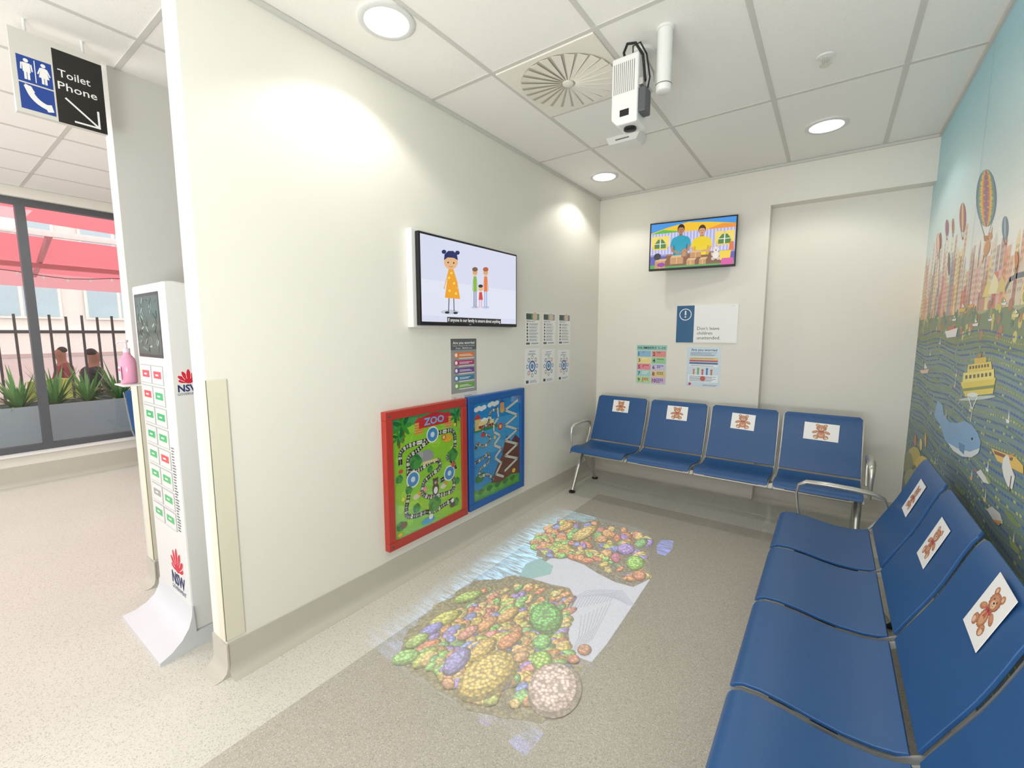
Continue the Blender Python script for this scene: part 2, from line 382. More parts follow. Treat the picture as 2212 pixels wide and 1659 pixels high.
for x, y, s, cl in ((2108, 700, 7, W), (1998, 800, 10, c(236, 200, 180)), (2170, 655, 6, W), (2080, 668, 8, c(226, 200, 100)), (2098, 660, 7, c(230, 180, 100)), (2195, 680, 8, c(230, 220, 170)), (2140, 690, 5, W), (2062, 690, 5, W)):
    A.ppoly([(x-s, y), (x+s, y-3), (x+s*.7, y+s*.6), (x-s*.7, y+s*.7)], cl); A.ppoly([(x-1, y-3), (x+s*.6, y-5), (x, y-s*1.7)], W)
A.ppoly([(2042, 716), (2070, 708), (2066, 727), (2046, 730)], W); A.ppoly([(2048, 707), (2062, 703), (2062, 710), (2048, 715)], c(210, 120, 100))
A.ppoly([(2026, 864), (2037, 874), (2040, 896), (2052, 912), (2068, 914), (2085, 909), (2101, 918), (2114, 937), (2120, 956), (2116, 977), (2101, 988), (2080, 987), (2060, 974), (2042, 950), (2031, 917), (2018, 898), (2022, 882)], c(138, 176, 212))
A.ppoly([(2048, 956), (2068, 968), (2096, 976), (2118, 968), (2113, 980), (2099, 988), (2079, 986), (2060, 974)], c(224, 230, 230)); A.pell(2101, 948, 2, 3, K); A.ppoly([(2072, 955), (2086, 962), (2083, 982), (2073, 972)], c(104, 144, 184))
A.pline([(2098, 910), (2101, 884), (2092, 856)], .009, W); A.pline([(2101, 884), (2112, 858)], .009, W); A.pell(2102, 853, 12, 5, c(236, 240, 240))
A.ppoly([(2142, 968), (2196, 988), (2212, 1006), (2212, 1024), (2156, 996)], c(232, 196, 104)); A.ppoly([(2148, 973), (2190, 989), (2188, 996), (2150, 981)], c(150, 104, 84))
A.ppoly([(2168, 992), (2175, 982), (2181, 986), (2184, 1004), (2194, 1030), (2188, 1058), (2178, 1050), (2170, 1030), (2166, 1010)], c(234, 234, 228)); A.ppoly([(2180, 984), (2194, 980), (2184, 990)], c(230, 166, 96)); A.pline([(2186, 1030), (2182, 1060)], .01, c(100, 100, 106))
A.ppoly([(2110, 1020), (2120, 1014), (2130, 1030), (2138, 1046), (2126, 1042)], c(226, 226, 224)); A.ppoly([(2110, 1020), (2100, 1014), (2112, 1017)], c(224, 140, 100))
A.ppoly([(2132, 1100), (2144, 1094), (2162, 1110), (2168, 1132), (2150, 1128)], c(220, 220, 220)); A.ppoly([(2144, 1122), (2164, 1126), (2160, 1136)], c(224, 164, 84))
for x, y, rx, ry, cl in ((1975, 985, 14, 20, c(200, 184, 108)), (1962, 1000, 11, 24, c(146, 154, 118)), (1992, 1000, 15, 15, c(226, 198, 112)), (2008, 1015, 14, 11, c(216, 174, 104)), (1968, 1035, 14, 22, c(174, 174, 136)), (1990, 960, 3, 13, c(234, 208, 140)), (2000, 950, 2, 17, c(230, 184, 100)), (1978, 952, 3, 12, c(200, 130, 100)), (1984, 1020, 12, 10, c(160, 160, 108))): A.pell(x, y, rx, ry, cl)
for y in (1.93, 3.13): A.rect(-y-.0012, .12, -y+.0012, 2.87, c(120, 144, 156))
tag(A.build('wall_mural', 'mural', fixn=False), 'large colourful harbour mural with balloons, skyline, ferry and whale covering the right wall', 'mural')

# ================= BEAM BENCHES =================
PW, PITCHX = .514, .548
SEATP = [(-.004, .400), (.0, .412), (.010, .426), (.034, .437), (.08, .440), (.145, .433), (.21, .421), (.28, .412), (.345, .413), (.39, .421), (.416, .432)]
BACKP = [(.430, .444), (.444, .475), (.468, .525), (.494, .578), (.518, .63), (.538, .68), (.556, .73), (.573, .78), (.592, .828), (.606, .853), (.618, .867)]
def pad(prof, x, th, r0, r1, taper=0):
    mb = MB(); n = len(prof); xs = [-1, -.97, -.7, -.35, 0, .35, .7, .97, 1]; m = len(xs)
    L = [0]
    for a, b in zip(prof[:-1], prof[1:]): L.append(L[-1]+math.hypot(b[0]-a[0], b[1]-a[1]))
    top = []; bot = []
    for i, (y, z) in enumerate(prof):
        a = prof[max(0, i-1)]; b = prof[min(n-1, i+1)]; t = Vector((b[0]-a[0], b[1]-a[1])).normalized(); nn = Vector((-t.y, t.x))
        hw = PW/2 - taper*L[i]/L[-1]
        for d, r in ((L[i], r0), (L[-1]-L[i], r1)):
            if r and d < r: hw -= r - math.sqrt(max(0, r*r-(r-d)**2))*1.0
        for k in xs:
            top.append((x+hw*k, y, z)); bot.append((x+hw*k, y-nn.x*th, z-nn.y*th))
    N_ = n*m; fs = []
    for i in range(n-1):
        for k in range(m-1):
            a = i*m+k; fs.append((a, a+1, a+m+1, a+m)); fs.append((N_+a, N_+a+m, N_+a+m+1, N_+a+1))
        for k in (0, m-1): fs.append((i*m+k, (i+1)*m+k, N_+(i+1)*m+k, N_+i*m+k))
    for k in range(m-1):
        fs.append((k, k+1, N_+k+1, N_+k)); fs.append(((n-1)*m+k, (n-1)*m+k+1, N_+(n-1)*m+k+1, N_+(n-1)*m+k))
    mb.add(top+bot, fs); return mb
def side_band(x, w=.007):
    path = [(y, z-.027) for y, z in SEATP[1:-1]] + [(y+.024, z-.008) for y, z in BACKP[:-1]]
    mb = MB(); vs = []; n = len(path)
    for i, (y, z) in enumerate(path):
        a = path[max(0, i-1)]; b = path[min(n-1, i+1)]; t = Vector((b[0]-a[0], b[1]-a[1])).normalized(); nn = Vector((-t.y, t.x))*.011
        for sx in (-w/2, w/2):
            for sg in (1, -1): vs.append((x+sx, y+nn.x*sg, z+nn.y*sg))
    fs = []
    for i in range(n-1):
        for a, b in ((0, 1), (1, 3), (3, 2), (2, 0)): fs.append((i*4+a, i*4+b, i*4+4+b, i*4+4+a))
    fs += [(0, 1, 3, 2), ((n-1)*4, (n-1)*4+1, (n-1)*4+3, (n-1)*4+2)]
    return mb.add(vs, fs)
def bench(label, n, loc, rotz, group, legs, arms):
    t = thing('beam_bench', label, 'bench', loc, rotz, group, local=True)
    half = n*PITCHX/2
    for i in range(n):
        x = (i-(n-1)/2)*PITCHX
        pad(SEATP, x, .012, .014, .0).build('seat', 'blue', t, bevel=.002, smooth=True)
        pad(BACKP, x, .011, .0, .016, .008).build('backrest', 'blue', t, bevel=.002, smooth=True)
        for s in (-1, 1): side_band(x+s*(PW/2+.001)).build('side_bracket', 'bracket', t, smooth=True)
    MB().box((-half+.02, .205, .315), (half-.02, .275, .365)).build('beam', 'alu', t, bevel=.008)
    for i in range(n):
        x = (i-(n-1)/2)*PITCHX
        MB().box((x-.19, .10, .365), (x+.19, .36, .390)).build('seat_support', 'black', t)
    for x in legs:
        mb = MB()
        mb.tube([(x, .24, .34), (x, .19, .30), (x, .12, .19), (x, .055, .08), (x, .02, .02)], [.026, .026, .02, .017, .018], 10)
        mb.tube([(x, .24, .34), (x, .30, .30), (x, .39, .19), (x, .47, .08), (x, .51, .02)], [.026, .026, .02, .017, .018], 10)
        lg = mb.build('leg', 'alu', t, smooth=True)
        for y in (.015, .515): MB().lathe((x, y, 0), [(.02, .0), (.03, .002), (.03, .014), (.016, .022)], 14).build('foot', 'black', lg, smooth=True)
    for x in arms:
        pts = [(x, .10, .40), (x, .085, .47), (x, .075, .55), (x, .085, .605), (x, .12, .628), (x, .22, .632), (x, .34, .628), (x, .43, .62), (x, .475, .60), (x, .49, .56), (x, .475, .50), (x, .44, .45), (x, .41, .40)]
        MB().tube(pts, [.011, .012, .013, .018, .022, .024, .024, .022, .018, .013, .012, .011, .011], 10, flat=.55).build('armrest', 'alu', t, smooth=True)
    return t
def bmat(loc, rotz): return Matrix.Translation(loc) @ Matrix.Rotation(rotz, 4, 'Z')
LB, RB = Vector((-.842, 3.585, 0)), Vector((-.185, 1.945, 0))
b1 = bench('row of four blue moulded seats on an aluminium beam along the back wall', 4, LB, 0, None, (-1.06, 1.06), (-1.115, 1.115))
b2 = bench('row of four blue moulded seats in front of the harbour mural, nearest the camera', 4, RB, -math.pi/2, None, (-.9, .9), (-1.115, 1.115))
b3 = bench('blue seat row beneath the corridor window, only its end visible past the column', 3, (-5.72, 2.2, 0), math.pi/2, None, (-.7, .7), (.84,))

# ---------- bear cards
def bear_card(mx, x, w, h, z, label, rot=0):
    for (y0, z0), (y1, z1) in zip(BACKP[:-1], BACKP[1:]):
        if z0 <= z <= z1: break
    y = y0+(y1-y0)*(z-z0)/(z1-z0)
    d = Vector((0, y1-y0, z1-z0)).normalized()
    nrm = Vector((1, 0, 0)).cross(d)
    O = Vector((x, y, z)) + nrm*.0045
    U = Vector((1, 0, 0))*math.cos(rot) + d*math.sin(rot); V = -Vector((1, 0, 0))*math.sin(rot) + d*math.cos(rot)
    m3 = mx.to_3x3()
    a = Art(mx @ O, m3 @ U, m3 @ V)
    a.slab(-w/2, -h/2, w/2, h/2, .001, c(244, 243, 240))
    k = min(w*.95, h)*.5; kx = k*(1.15 if w > h else 1)
    br, bd, ml, lt = c(190, 128, 88), c(156, 98, 64), c(230, 192, 158), c(206, 148, 106)
    rb_ = random.Random(int(x*100)+5)
    def e(u, v, ru, rv, cl, r=0): a.ell(u*kx, v*k, ru*kx, rv*k, cl, r, 16)
    def fur(u, v, ru, rv, r=0):
        pts = []
        for q in range(32):
            an = 2*math.pi*q/32; m_ = 1+(.07 if q % 2 else -.03)+rb_.uniform(-.03, .03); p_, q_ = ru*m_*math.cos(an), rv*m_*math.sin(an)
            pts.append(((u+p_*math.cos(r)-q_*math.sin(r))*kx, (v+p_*math.sin(r)+q_*math.cos(r))*k))
        a.poly(pts, bd); e(u, v+.01, ru*.92, rv*.92, br, r); e(u-.02, v+rv*.2, ru*.6, rv*.55, lt, r)
    fur(-.5, -.06, .27, .15, .5); fur(.5, -.06, .27, .15, -.5)
    fur(0, -.34, .33, .38); e(0, -.36, .2, .24, c(216, 164, 122))
    fur(-.4, -.64, .22, .24, .5); fur(.4, -.64, .22, .24, -.5)
    e(-.45, -.7, .12, .13, ml, .4); e(.45, -.7, .12, .13, ml, -.4)
    for s_ in (-1, 1):
        for q in range(3): e(s_*.45+(q-1)*.07, -.56+.02*(q == 1), .022, .026, bd)
    fur(-.33, .74, .16, .16); fur(.33, .74, .16, .16); e(-.33, .74, .08, .08, ml); e(.33, .74, .08, .08, ml)
    fur(0, .42, .42, .35); e(0, .31, .19, .15, ml); e(0, .37, .065, .045, K)
    e(-.15, .5, .045, .055, K); e(.15, .5, .045, .055, K); e(-.14, .52, .014, .016, W); e(.16, .52, .014, .016, W); a.line([(-.08*kx, .27*k), (0, .23*k), (.08*kx, .27*k)], .018*k, K)
    rb = c(196, 70, 74)
    a.poly([(0, .02*k), (-.22*kx, .12*k), (-.26*kx, 0), (-.22*kx, -.1*k)], rb); a.poly([(0, .02*k), (.22*kx, -.1*k), (.26*kx, 0), (.22*kx, .12*k)], rb); e(0, .02, .065, .065, c(160, 48, 54))
    a.poly([(-.02*kx, 0), (-.12*kx, -.32*k), (-.02*kx, -.28*k)], rb); a.poly([(.02*kx, 0), (.03*kx, -.28*k), (.12*kx, -.32*k)], rb)
    return tag(a.build('bear_picture', 'gloss', fixn=False), label, 'picture', 'teddy bear cards on the seats')
m1, m2 = bmat(LB, 0), bmat(RB, -math.pi/2)
for i, (w, h, z, r, lb) in enumerate(((.165, .12, .775, 0, 'small teddy bear card on the leftmost seat back of the back wall row'), (.185, .13, .765, .0, 'teddy bear card on the second seat back from the left along the back wall'),
        (.18, .135, .75, -.03, 'teddy bear card on the third seat back from the left along the back wall'), (.225, .135, .735, -.02, 'widest teddy bear card, on the rightmost seat back of the back wall row'))):
    bear_card(m1, (i-1.5)*PITCHX, w, h, z, lb, r)
for i, (w, h, z, r, dx, lb) in enumerate(((.14, .17, .722, .0, .015, 'teddy bear card on the mural-side seat back farthest from the camera'), (.15, .175, .712, .0, .0, 'upright teddy bear card on the middle one of three mural-side seat backs'), (.152, .175, .772, -.05, .06, 'largest looking teddy bear card, on the mural-side seat back nearest the camera'))):
    bear_card(m2, (i-1.5)*PITCHX+dx, w, h, z, lb, r)

# ================= TELEVISIONS =================
XT = -1.972
t = thing('television', 'black wall television on the left wall showing a cartoon girl and family', 'television', (-1.98, 2.25, 1.53))
y0, z1 = hit(903, 497, 0, XT)[1:]; y1 = hit(1117, 548, 0, XT)[1]; z0 = hit(1117, 706, 0, XT)[2]; z0 = (z0+hit(905, 703, 0, XT)[2])/2
MB().box((XT-.03, y0, z0), (XT-.001, y1, z1)).build('bezel', 'black', t, bevel=.004)
MB().box((X0, y0-.025, z0-.012), (XT-.031, y1-.02, z1+.016)).build('mounting_box', 'white', t, bevel=.003)
a = Art((XT, y0, z0), (0, 1, 0), (0, 0, 1)); w, h = y1-y0, z1-z0
a.rect(.014, .022, w-.014, h-.014, c(214, 218, 238)); a.rect(.014, .06, w-.014, h*.5, c(222, 226, 242))
sk = c(226, 180, 130)
a.pell(972, 674, 20, 5, c(190, 196, 212))
a.pline([(970, 640), (969, 672)], .007, K); a.pline([(980, 640), (981, 672)], .007, K); a.pell(966, 675, 5, 2.5, K); a.pell(984, 676, 5, 2.5, K)
a.ppoly([(969, 580), (979, 580), (988, 610), (994, 646), (961, 643), (965, 612)], c(236, 160, 30))
for x, y in ((970, 600), (981, 612), (971, 628), (985, 634), (975, 590)): a.pell(x, y, 2.5, 2.8, c(250, 214, 80))
a.pline([(969, 586), (960, 620)], .006, c(236, 160, 30)); a.pline([(979, 586), (988, 620)], .006, c(236, 160, 30)); a.pell(960, 622, 1.8, 2.4, sk); a.pell(988, 622, 1.8, 2.4, sk)
a.pell(974, 566, 15, 16, sk); a.ppoly([(959, 562), (960, 550), (968, 542), (979, 542), (987, 550), (989, 562), (980, 557), (967, 556)], c(22, 34, 96))
a.pell(959, 544, 5, 4.5, c(22, 34, 96)); a.pell(988, 546, 5, 4.5, c(22, 34, 96)); a.pell(968, 567, 1.6, 1.8, K); a.pell(980, 568, 1.6, 1.8, K); a.pline([(970, 575), (974, 577), (978, 575)], .003, c(190, 80, 60))
for x, hc, tc_, bc in ((1026, c(120, 84, 60), c(132, 180, 60), c(40, 60, 120)), (1049, c(180, 90, 50), c(226, 120, 60), c(110, 150, 210))):
    a.pell(x, 664, 8, 2.5, c(190, 196, 212)); a.pline([(x-2, 625), (x-2, 662)], .007, bc); a.pline([(x+2, 625), (x+2, 663)], .007, bc)
    a.ppoly([(x-3, 597), (x+3, 597), (x+4, 630), (x-4, 630)], tc_); a.pell(x, 588, 5.5, 8, sk); a.pell(x, 582, 6, 5, hc); a.pline([(x-3, 600), (x-6, 627)], .004, tc_); a.pline([(x+3, 600), (x+6, 628)], .004, tc_); a.pell(x-2, 590, .8, 1, K); a.pell(x+2, 590, .8, 1, K)
a.ppoly([(1035, 631), (1041, 631), (1043, 648), (1034, 648)], c(206, 60, 60)); a.pline([(1036, 646), (1036, 664)], .005, c(226, 120, 150)); a.pline([(1040, 646), (1040, 664)], .005, c(226, 120, 150)); a.pell(1038, 623, 4.5, 6.5, sk); a.pell(1038, 618, 5, 3.5, c(40, 30, 40))
(ua, va), (ub, vb) = a.px(966, 697), a.px(1082, 688)
a.rect(ua, va-.003, ub, va+.036, K); a.text('If anyone in our family is unsure about anything', ua+.008, va+.008, .022, W, w=ub-ua-.016, bold=.01)
a.build('screen', 'screen', t, fixn=False)
a = Art((XT, y0, z0), (0, 1, 0), (0, 0, 1)); a.h = .0004; a.ell(w*.45, .010, .012, .004, c(150, 150, 150)); a.build('badge', 'paper', t, fixn=False)

TH = math.radians(9); TU = Vector((math.cos(TH), math.sin(TH), 0)); TV_O = Vector((-1.452, 4.215, 2.085))
t = thing('television', 'small black television on the back wall showing two presenters and toys', 'television', (-1.09, 4.3, 2.08))
w, h = .735, .435
a = Art(TV_O, TU, (0, 0, 1)); a.slab(0, 0, w, h, .035, K); a.build('bezel', 'black', t, bevel=.003)
MB().box((-1.19, 4.318, 2.2), (-1.0, YB, 2.4)).build('wall_bracket', 'black', t)
a = Art(TV_O, TU, (0, 0, 1)); a.h = .0008
def q(s, tt): return (.012+(w-.024)*s, .018+(h-.03)*tt)
def QR(s0, t0, s1, t1, col): a.poly([q(s0, t0), q(s1, t0), q(s1, t1), q(s0, t1)], col)
def QE(s, tt, rs, rt, col, rot=0): u_, v_ = q(s, tt); a.ell(u_, v_, rs*w, rt*h, col, rot)
def QP(pts, col): a.poly([q(*p) for p in pts], col)
QR(0, 0, 1, 1, c(70, 150, 226)); QP([(0, .8), (.2, .9), (.45, .98), (.7, .94), (1, .86), (1, .78), (0, .74)], c(244, 196, 50)); QP([(0, .78), (.15, .86), (.35, .8), (.35, .74), (0, .74)], c(96, 186, 70)); QP([(.7, .8), (.85, .88), (1, .86), (1, .74), (.7, .74)], c(240, 150, 50))
QR(0, .3, 1, .78, c(176, 176, 226))
for k in range(26): QR(k/26, .3, k/26+.015, .78, c(214, 214, 244))
for s in (.12, .88):
    QR(s-.09, .42, s+.09, .68, c(236, 206, 70)); QR(s-.07, .45, s+.07, .65, c(84, 130, 70)); QR(s-.006, .45, s+.006, .65, W); QR(s-.07, .545, s+.07, .56, W)
    QP([(s-.11, .72), (s, .72), (s-.05, .6), (s-.11, .46)], c(240, 216, 110)); QP([(s+.11, .72), (s+.11, .46), (s+.05, .6), (s, .72)], c(240, 216, 110))
QR(0, 0, 1, .3, c(92, 90, 176)); QR(0, .27, 1, .31, c(150, 150, 200)); QR(0, 0, 1, .08, c(90, 160, 80)); QP([(.16, .04), (.86, .04), (.8, .29), (.2, .29)], c(128, 84, 56)); QP([(.2, .27), (.8, .27), (.8, .3), (.2, .3)], c(160, 112, 76))
for s, cl, cd, skn, skd, hh, hc in ((.37, c(26, 158, 186), c(16, 120, 146), c(182, 126, 92), c(150, 98, 70), 0, c(34, 24, 22)), (.62, c(236, 208, 40), c(200, 170, 30), c(214, 160, 122), c(184, 130, 96), -.06, c(66, 44, 34))):
    QP([(s-.085, .24), (s-.095, .45+hh), (s-.115, .58+hh), (s-.095, .655+hh), (s-.03, .70+hh), (s+.03, .70+hh), (s+.095, .655+hh), (s+.115, .58+hh), (s+.095, .45+hh), (s+.085, .24)], cl)
    QP([(s-.08, .24), (s-.088, .5+hh), (s-.07, .5+hh), (s-.055, .24)], cd); QP([(s+.08, .24), (s+.055, .24), (s+.07, .5+hh), (s+.088, .5+hh)], cd)
    for sg in (-1, 1):
        QP([(s+sg*.115, .58+hh), (s+sg*.08, .6+hh), (s+sg*.09, .47+hh), (s+sg*.127, .46+hh)], cl)
        a.line([q(s+sg*.107, .47+hh), q(s+sg*.095, .37+hh*.6), q(s+sg*.02, .33)], .018, skn); QE(s+sg*.018, .33, .014, .022, skn)
    QP([(s-.022, .70+hh), (s+.022, .70+hh), (s+.018, .76+hh), (s-.018, .76+hh)], skd); QE(s, .845+hh, .042, .098, hc); QE(s, .82+hh, .035, .082, skn)
    QP([(s-.037, .85+hh), (s-.035, .89+hh), (s, .92+hh), (s+.035, .89+hh), (s+.037, .85+hh), (s+.017, .875+hh), (s-.02, .878+hh)], hc)
    QE(s-.013, .83+hh, .004, .007, K); QE(s+.013, .83+hh, .004, .007, K); QE(s, .80+hh, .004, .013, skd); QE(s, .775+hh, .013, .008, c(170, 80, 76))
bx, bl_ = c(196, 146, 96), c(220, 178, 128)
for s0, t0, s1, t1 in ((.25, .08, .41, .22), (.06, .0, .19, .16), (.49, .2, .62, .3), (.45, .04, .55, .14), (.60, .04, .68, .14)):
    QR(s0, t0, s1, t1, bx); QP([(s0, t1), (s1, t1), (s1+.02, t1+.05), (s0+.02, t1+.05)], bl_); QR((s0+s1)/2-.006, t0, (s0+s1)/2+.006, t1, bl_)
for s, tt, cl, cd, k in ((.79, .22, c(232, 224, 214), c(200, 190, 182), .75), (.42, .29, c(196, 140, 96), c(160, 110, 74), .5)):
    for sg in (-1, 1): QE(s+sg*.05*k, tt+.02*k, .02*k, .06*k, cd, -sg*.4); QE(s+sg*.04*k, tt-.1*k, .028*k, .045*k, cd); QE(s+sg*.034*k, tt+.22*k, .016*k, .03*k, cd)
    QE(s, tt, .045*k, .1*k, cl); QE(s, tt+.15*k, .042*k, .075*k, cl); QE(s, tt+.13*k, .01*k, .015*k, K); QE(s-.014*k, tt+.17*k, .004*k, .008*k, K); QE(s+.014*k, tt+.17*k, .004*k, .008*k, K)
QP([(.84, .1), (.95, .1), (.96, .3), (.83, .3)], c(240, 206, 60)); QP([(.85, .0), (.99, .0), (.99, .14), (.86, .14)], c(214, 84, 160)); QE(.09, .27, .045, .07, c(44, 44, 56)); QE(.14, .08, .05, .045, c(140, 60, 160)); QP([(.93, .3), (.99, .3), (.98, .48), (.94, .48)], c(220, 120, 60))
a.build('screen', 'screen', t, fixn=False)

# ================= SIGNS AND POSTERS =================
def wall_art(corners, ax, val, U, th=.004):
    p = hit(*corners[0], ax, val); qq = hit(*corners[1], ax, val); U = Vector(U)
    w = (qq-p).dot(U); h = p.z-qq.z; O = Vector((p.x, p.y, qq.z))
    a = Art(O, U, (0, 0, 1)); a.slab(0, 0, w, h, th, c(240, 240, 238)); a.w = w; a.hh = h
    def fr(s0, t0, s1, t1, col): a.rect(w*s0, h*t0, w*s1, h*t1, col)
    def fe(s, tt, r, col, ry=None, rot=0): a.ell(w*s, h*tt, r*w, (ry*h if ry else r*w), col, rot)
    def ft(tx, s, tt, hgt, col, ww=None, bold=0, align='l'): a.text(tx, w*s, h*tt, h*hgt, col, w=(w*ww if ww else None), bold=bold, align=align)
    a.fr, a.fe, a.ft = fr, fe, ft
    def lines(s0, s1, t0, t1, n, col, k=.4):
        for i in range(n):
            b = t0+(t1-t0)*i/n; fr(s0, b, s0+(s1-s0)*(1-.35*random.random()), b+(t1-t0)/n*k, col)
    a.lines = lines
    return a
YW = YB-.0012; XW = X0+.0012
a = wall_art(((1463, 661), (1591, 741)), 1, YB-.008, (1, 0, 0), .008)
a.fr(0, 0, .3, 1, c(26, 92, 136)); a.fe(.15, .76, .105, W); a.fe(.15, .76, .092, c(26, 92, 136)); a.fr(.138, .74, .162, .86, W); a.fe(.15, .695, .014, W)
a.ft("Don't leave", .36, .34, .085, K, .36); a.ft('children', .36, .215, .085, K, .25); a.ft('unattended.', .36, .09, .085, K, .38); a.ft('1-1000', .9, .95, .015, K)
tag(a.build('safety_sign', 'gloss', fixn=False), "blue and white sign reading Don't leave children unattended on back wall", 'sign')
a = wall_art(((1376, 745), (1438, 832)), 1, YW, (1, 0, 0), .001)
a.fr(0, 0, 1, 1, c(200, 222, 208)); a.fr(0, .87, 1, 1, c(152, 202, 190)); a.ft('NUMBERS 1-10', .05, .9, .06, c(40, 60, 70), .9, .01)
nc = [c(140, 186, 216), c(226, 146, 136), c(236, 220, 146), c(156, 204, 156), c(230, 146, 160), c(204, 196, 226), c(164, 210, 208), c(232, 196, 140), c(188, 220, 156), c(214, 176, 212)]
for i in range(10):
    s = .03+(i % 2)*.485; tt = .70-(i//2)*.168; a.fr(s, tt, s+.455, tt+.155, nc[i]); a.ft(str(i+1), s+.03, tt+.03, .09, c(60, 50, 90), None, .02)
    for k in range(i+1): a.fe(s+.2+.055*(k % 4), tt+.115-.04*(k//4), .02, [c(200, 60, 60), c(60, 90, 160), c(240, 240, 220), c(70, 130, 70)][i % 4])
tag(a.build('numbers_poster', 'gloss', fixn=False), 'colourful children poster titled NUMBERS 1-10 on the back wall', 'poster')
a = wall_art(((1485, 749), (1554, 838)), 1, YW, (1, 0, 0), .001)
a.fr(0, 0, 1, 1, c(206, 222, 232)); a.ft('Are you worried', .12, .9, .055, c(24, 60, 110), .76, .02)
a.lines(.1, .9, .78, .88, 4, c(90, 110, 140)); 
for i, cl in enumerate((c(236, 200, 90), c(200, 90, 80), c(60, 110, 160), W)): a.fr(.08, .69-i*.06, .92, .735-i*.06, cl); a.fr(.12, .705-i*.06, .8, .715-i*.06, c(90, 100, 120))
for i, cl in enumerate((c(196, 140, 110), c(120, 170, 90), c(200, 90, 80), c(70, 120, 180), c(176, 112, 80))):
    a.fr(.2+i*.13, .3, .25+i*.13, .4+.03*(i % 2), cl); a.fe(.225+i*.13, .42+.03*(i % 2), .035, cl)
a.fr(.06, .12, .94, .3, c(236, 240, 244)); a.lines(.1, .9, .14, .28, 5, c(110, 120, 150)); a.fe(.5, .21, .08, c(190, 90, 80))
a.fe(.12, .06, .04, c(200, 40, 60)); a.ft('NSW', .05, .02, .02, NAVY); a.lines(.5, .95, .03, .07, 2, c(120, 120, 140))
tag(a.build('information_poster', 'gloss', fixn=False), 'pale blue Are you worried poster on the back wall below the safety sign', 'poster')
a = wall_art(((973, 732), (1030, 858)), 0, XW, (0, 1, 0), .001)
a.fr(0, 0, 1, 1, c(150, 152, 150)); a.fr(0, .82, 1, 1, c(92, 96, 98)); a.ft('Are you worried', .08, .915, .042, W, .84, .02); a.ft('about a change in the condition', .08, .88, .018, W, .84); a.ft('If yes... REACH out', .2, .835, .026, W, .62, .01)
for i, cl in enumerate((c(230, 120, 50), c(176, 60, 110), c(110, 70, 150), c(60, 130, 170), c(110, 170, 70))):
    a.fr(.2, .70-i*.125, .9, .775-i*.125, cl); a.fe(.2, .737-i*.125, .08, cl); a.fe(.2, .737-i*.125, .05, W); a.lines(.32, .85, .72-i*.125, .76-i*.125, 2, W); a.fr(.3, .675-i*.125, .9, .69-i*.125, c(220, 220, 214))
a.fr(0, 0, 1, .12, c(214, 214, 208)); a.ft('NSW', .08, .04, .02, NAVY); a.lines(.5, .9, .03, .08, 2, c(110, 110, 120))
tag(a.build('information_poster', 'gloss', fixn=False), 'tall grey Are you worried poster with coloured steps below the left wall television', 'poster')
for ci, (xa, xb) in enumerate(((1135, 1166), (1173, 1199), (1207, 1231))):
    for ri, (ya, yb) in enumerate(((674, 745), (753, 826))):
        a = wall_art(((xa-ri*1.2, ya+ci*1.8), (xb-ri*1.2, yb+(1-ci)*1.2 - ci*3*ri)), 0, XW, (0, 1, 0), .001)
        if ri == 0:
            a.fr(.05, .78, .95, .97, [c(110, 150, 120), c(150, 160, 170), c(120, 130, 150)][ci]); a.fe(.65, .88, .16, c(216, 190, 160)); a.fr(.05, .8, .4, .95, c(60, 80, 60)); a.ft('REACH', .08, .72, .03, K, .5, .02)
            for k in range(6): a.fe(.13, .65-k*.095, .045, c(60, 60, 70)); a.lines(.25, .9, .62-k*.095, .69-k*.095, 3, c(130, 130, 140))
            a.fr(.05, .04, .3, .1, c(90, 90, 90)); a.fr(.4, .05, .9, .09, c(170, 170, 180))
        else:
            a.ft('REACH', .3, .9, .03, c(30, 70, 130), .4, .02); a.fe(.5, .5, .22, c(60, 110, 170)); a.fe(.5, .5, .15, W); a.fe(.5, .5, .1, c(90, 140, 190))
            for k in range(8):
                an = k*math.pi/4; a.fe(.5+.33*math.cos(an), .5+.25*math.sin(an), .08, [c(70, 120, 180), c(200, 90, 90), c(120, 170, 90), c(90, 90, 150)][k % 4]); a.fe(.5+.33*math.cos(an), .5+.25*math.sin(an), .05, W)
            a.fr(.08, .04, .25, .12, c(50, 60, 80)); a.lines(.35, .92, .04, .12, 3, c(130, 140, 160)); a.lines(.2, .8, .82, .88, 2, c(110, 120, 150))
        tag(a.build('notice_sheet', 'gloss', fixn=False), ('%s %s of six notice sheets beside the left wall television' % (['upper', 'lower'][ri], ['left', 'middle', 'right'][ci])) + (', photo heading' if ri == 0 else ', circle diagram'), 'notice', 'six notice sheets on the left wall')

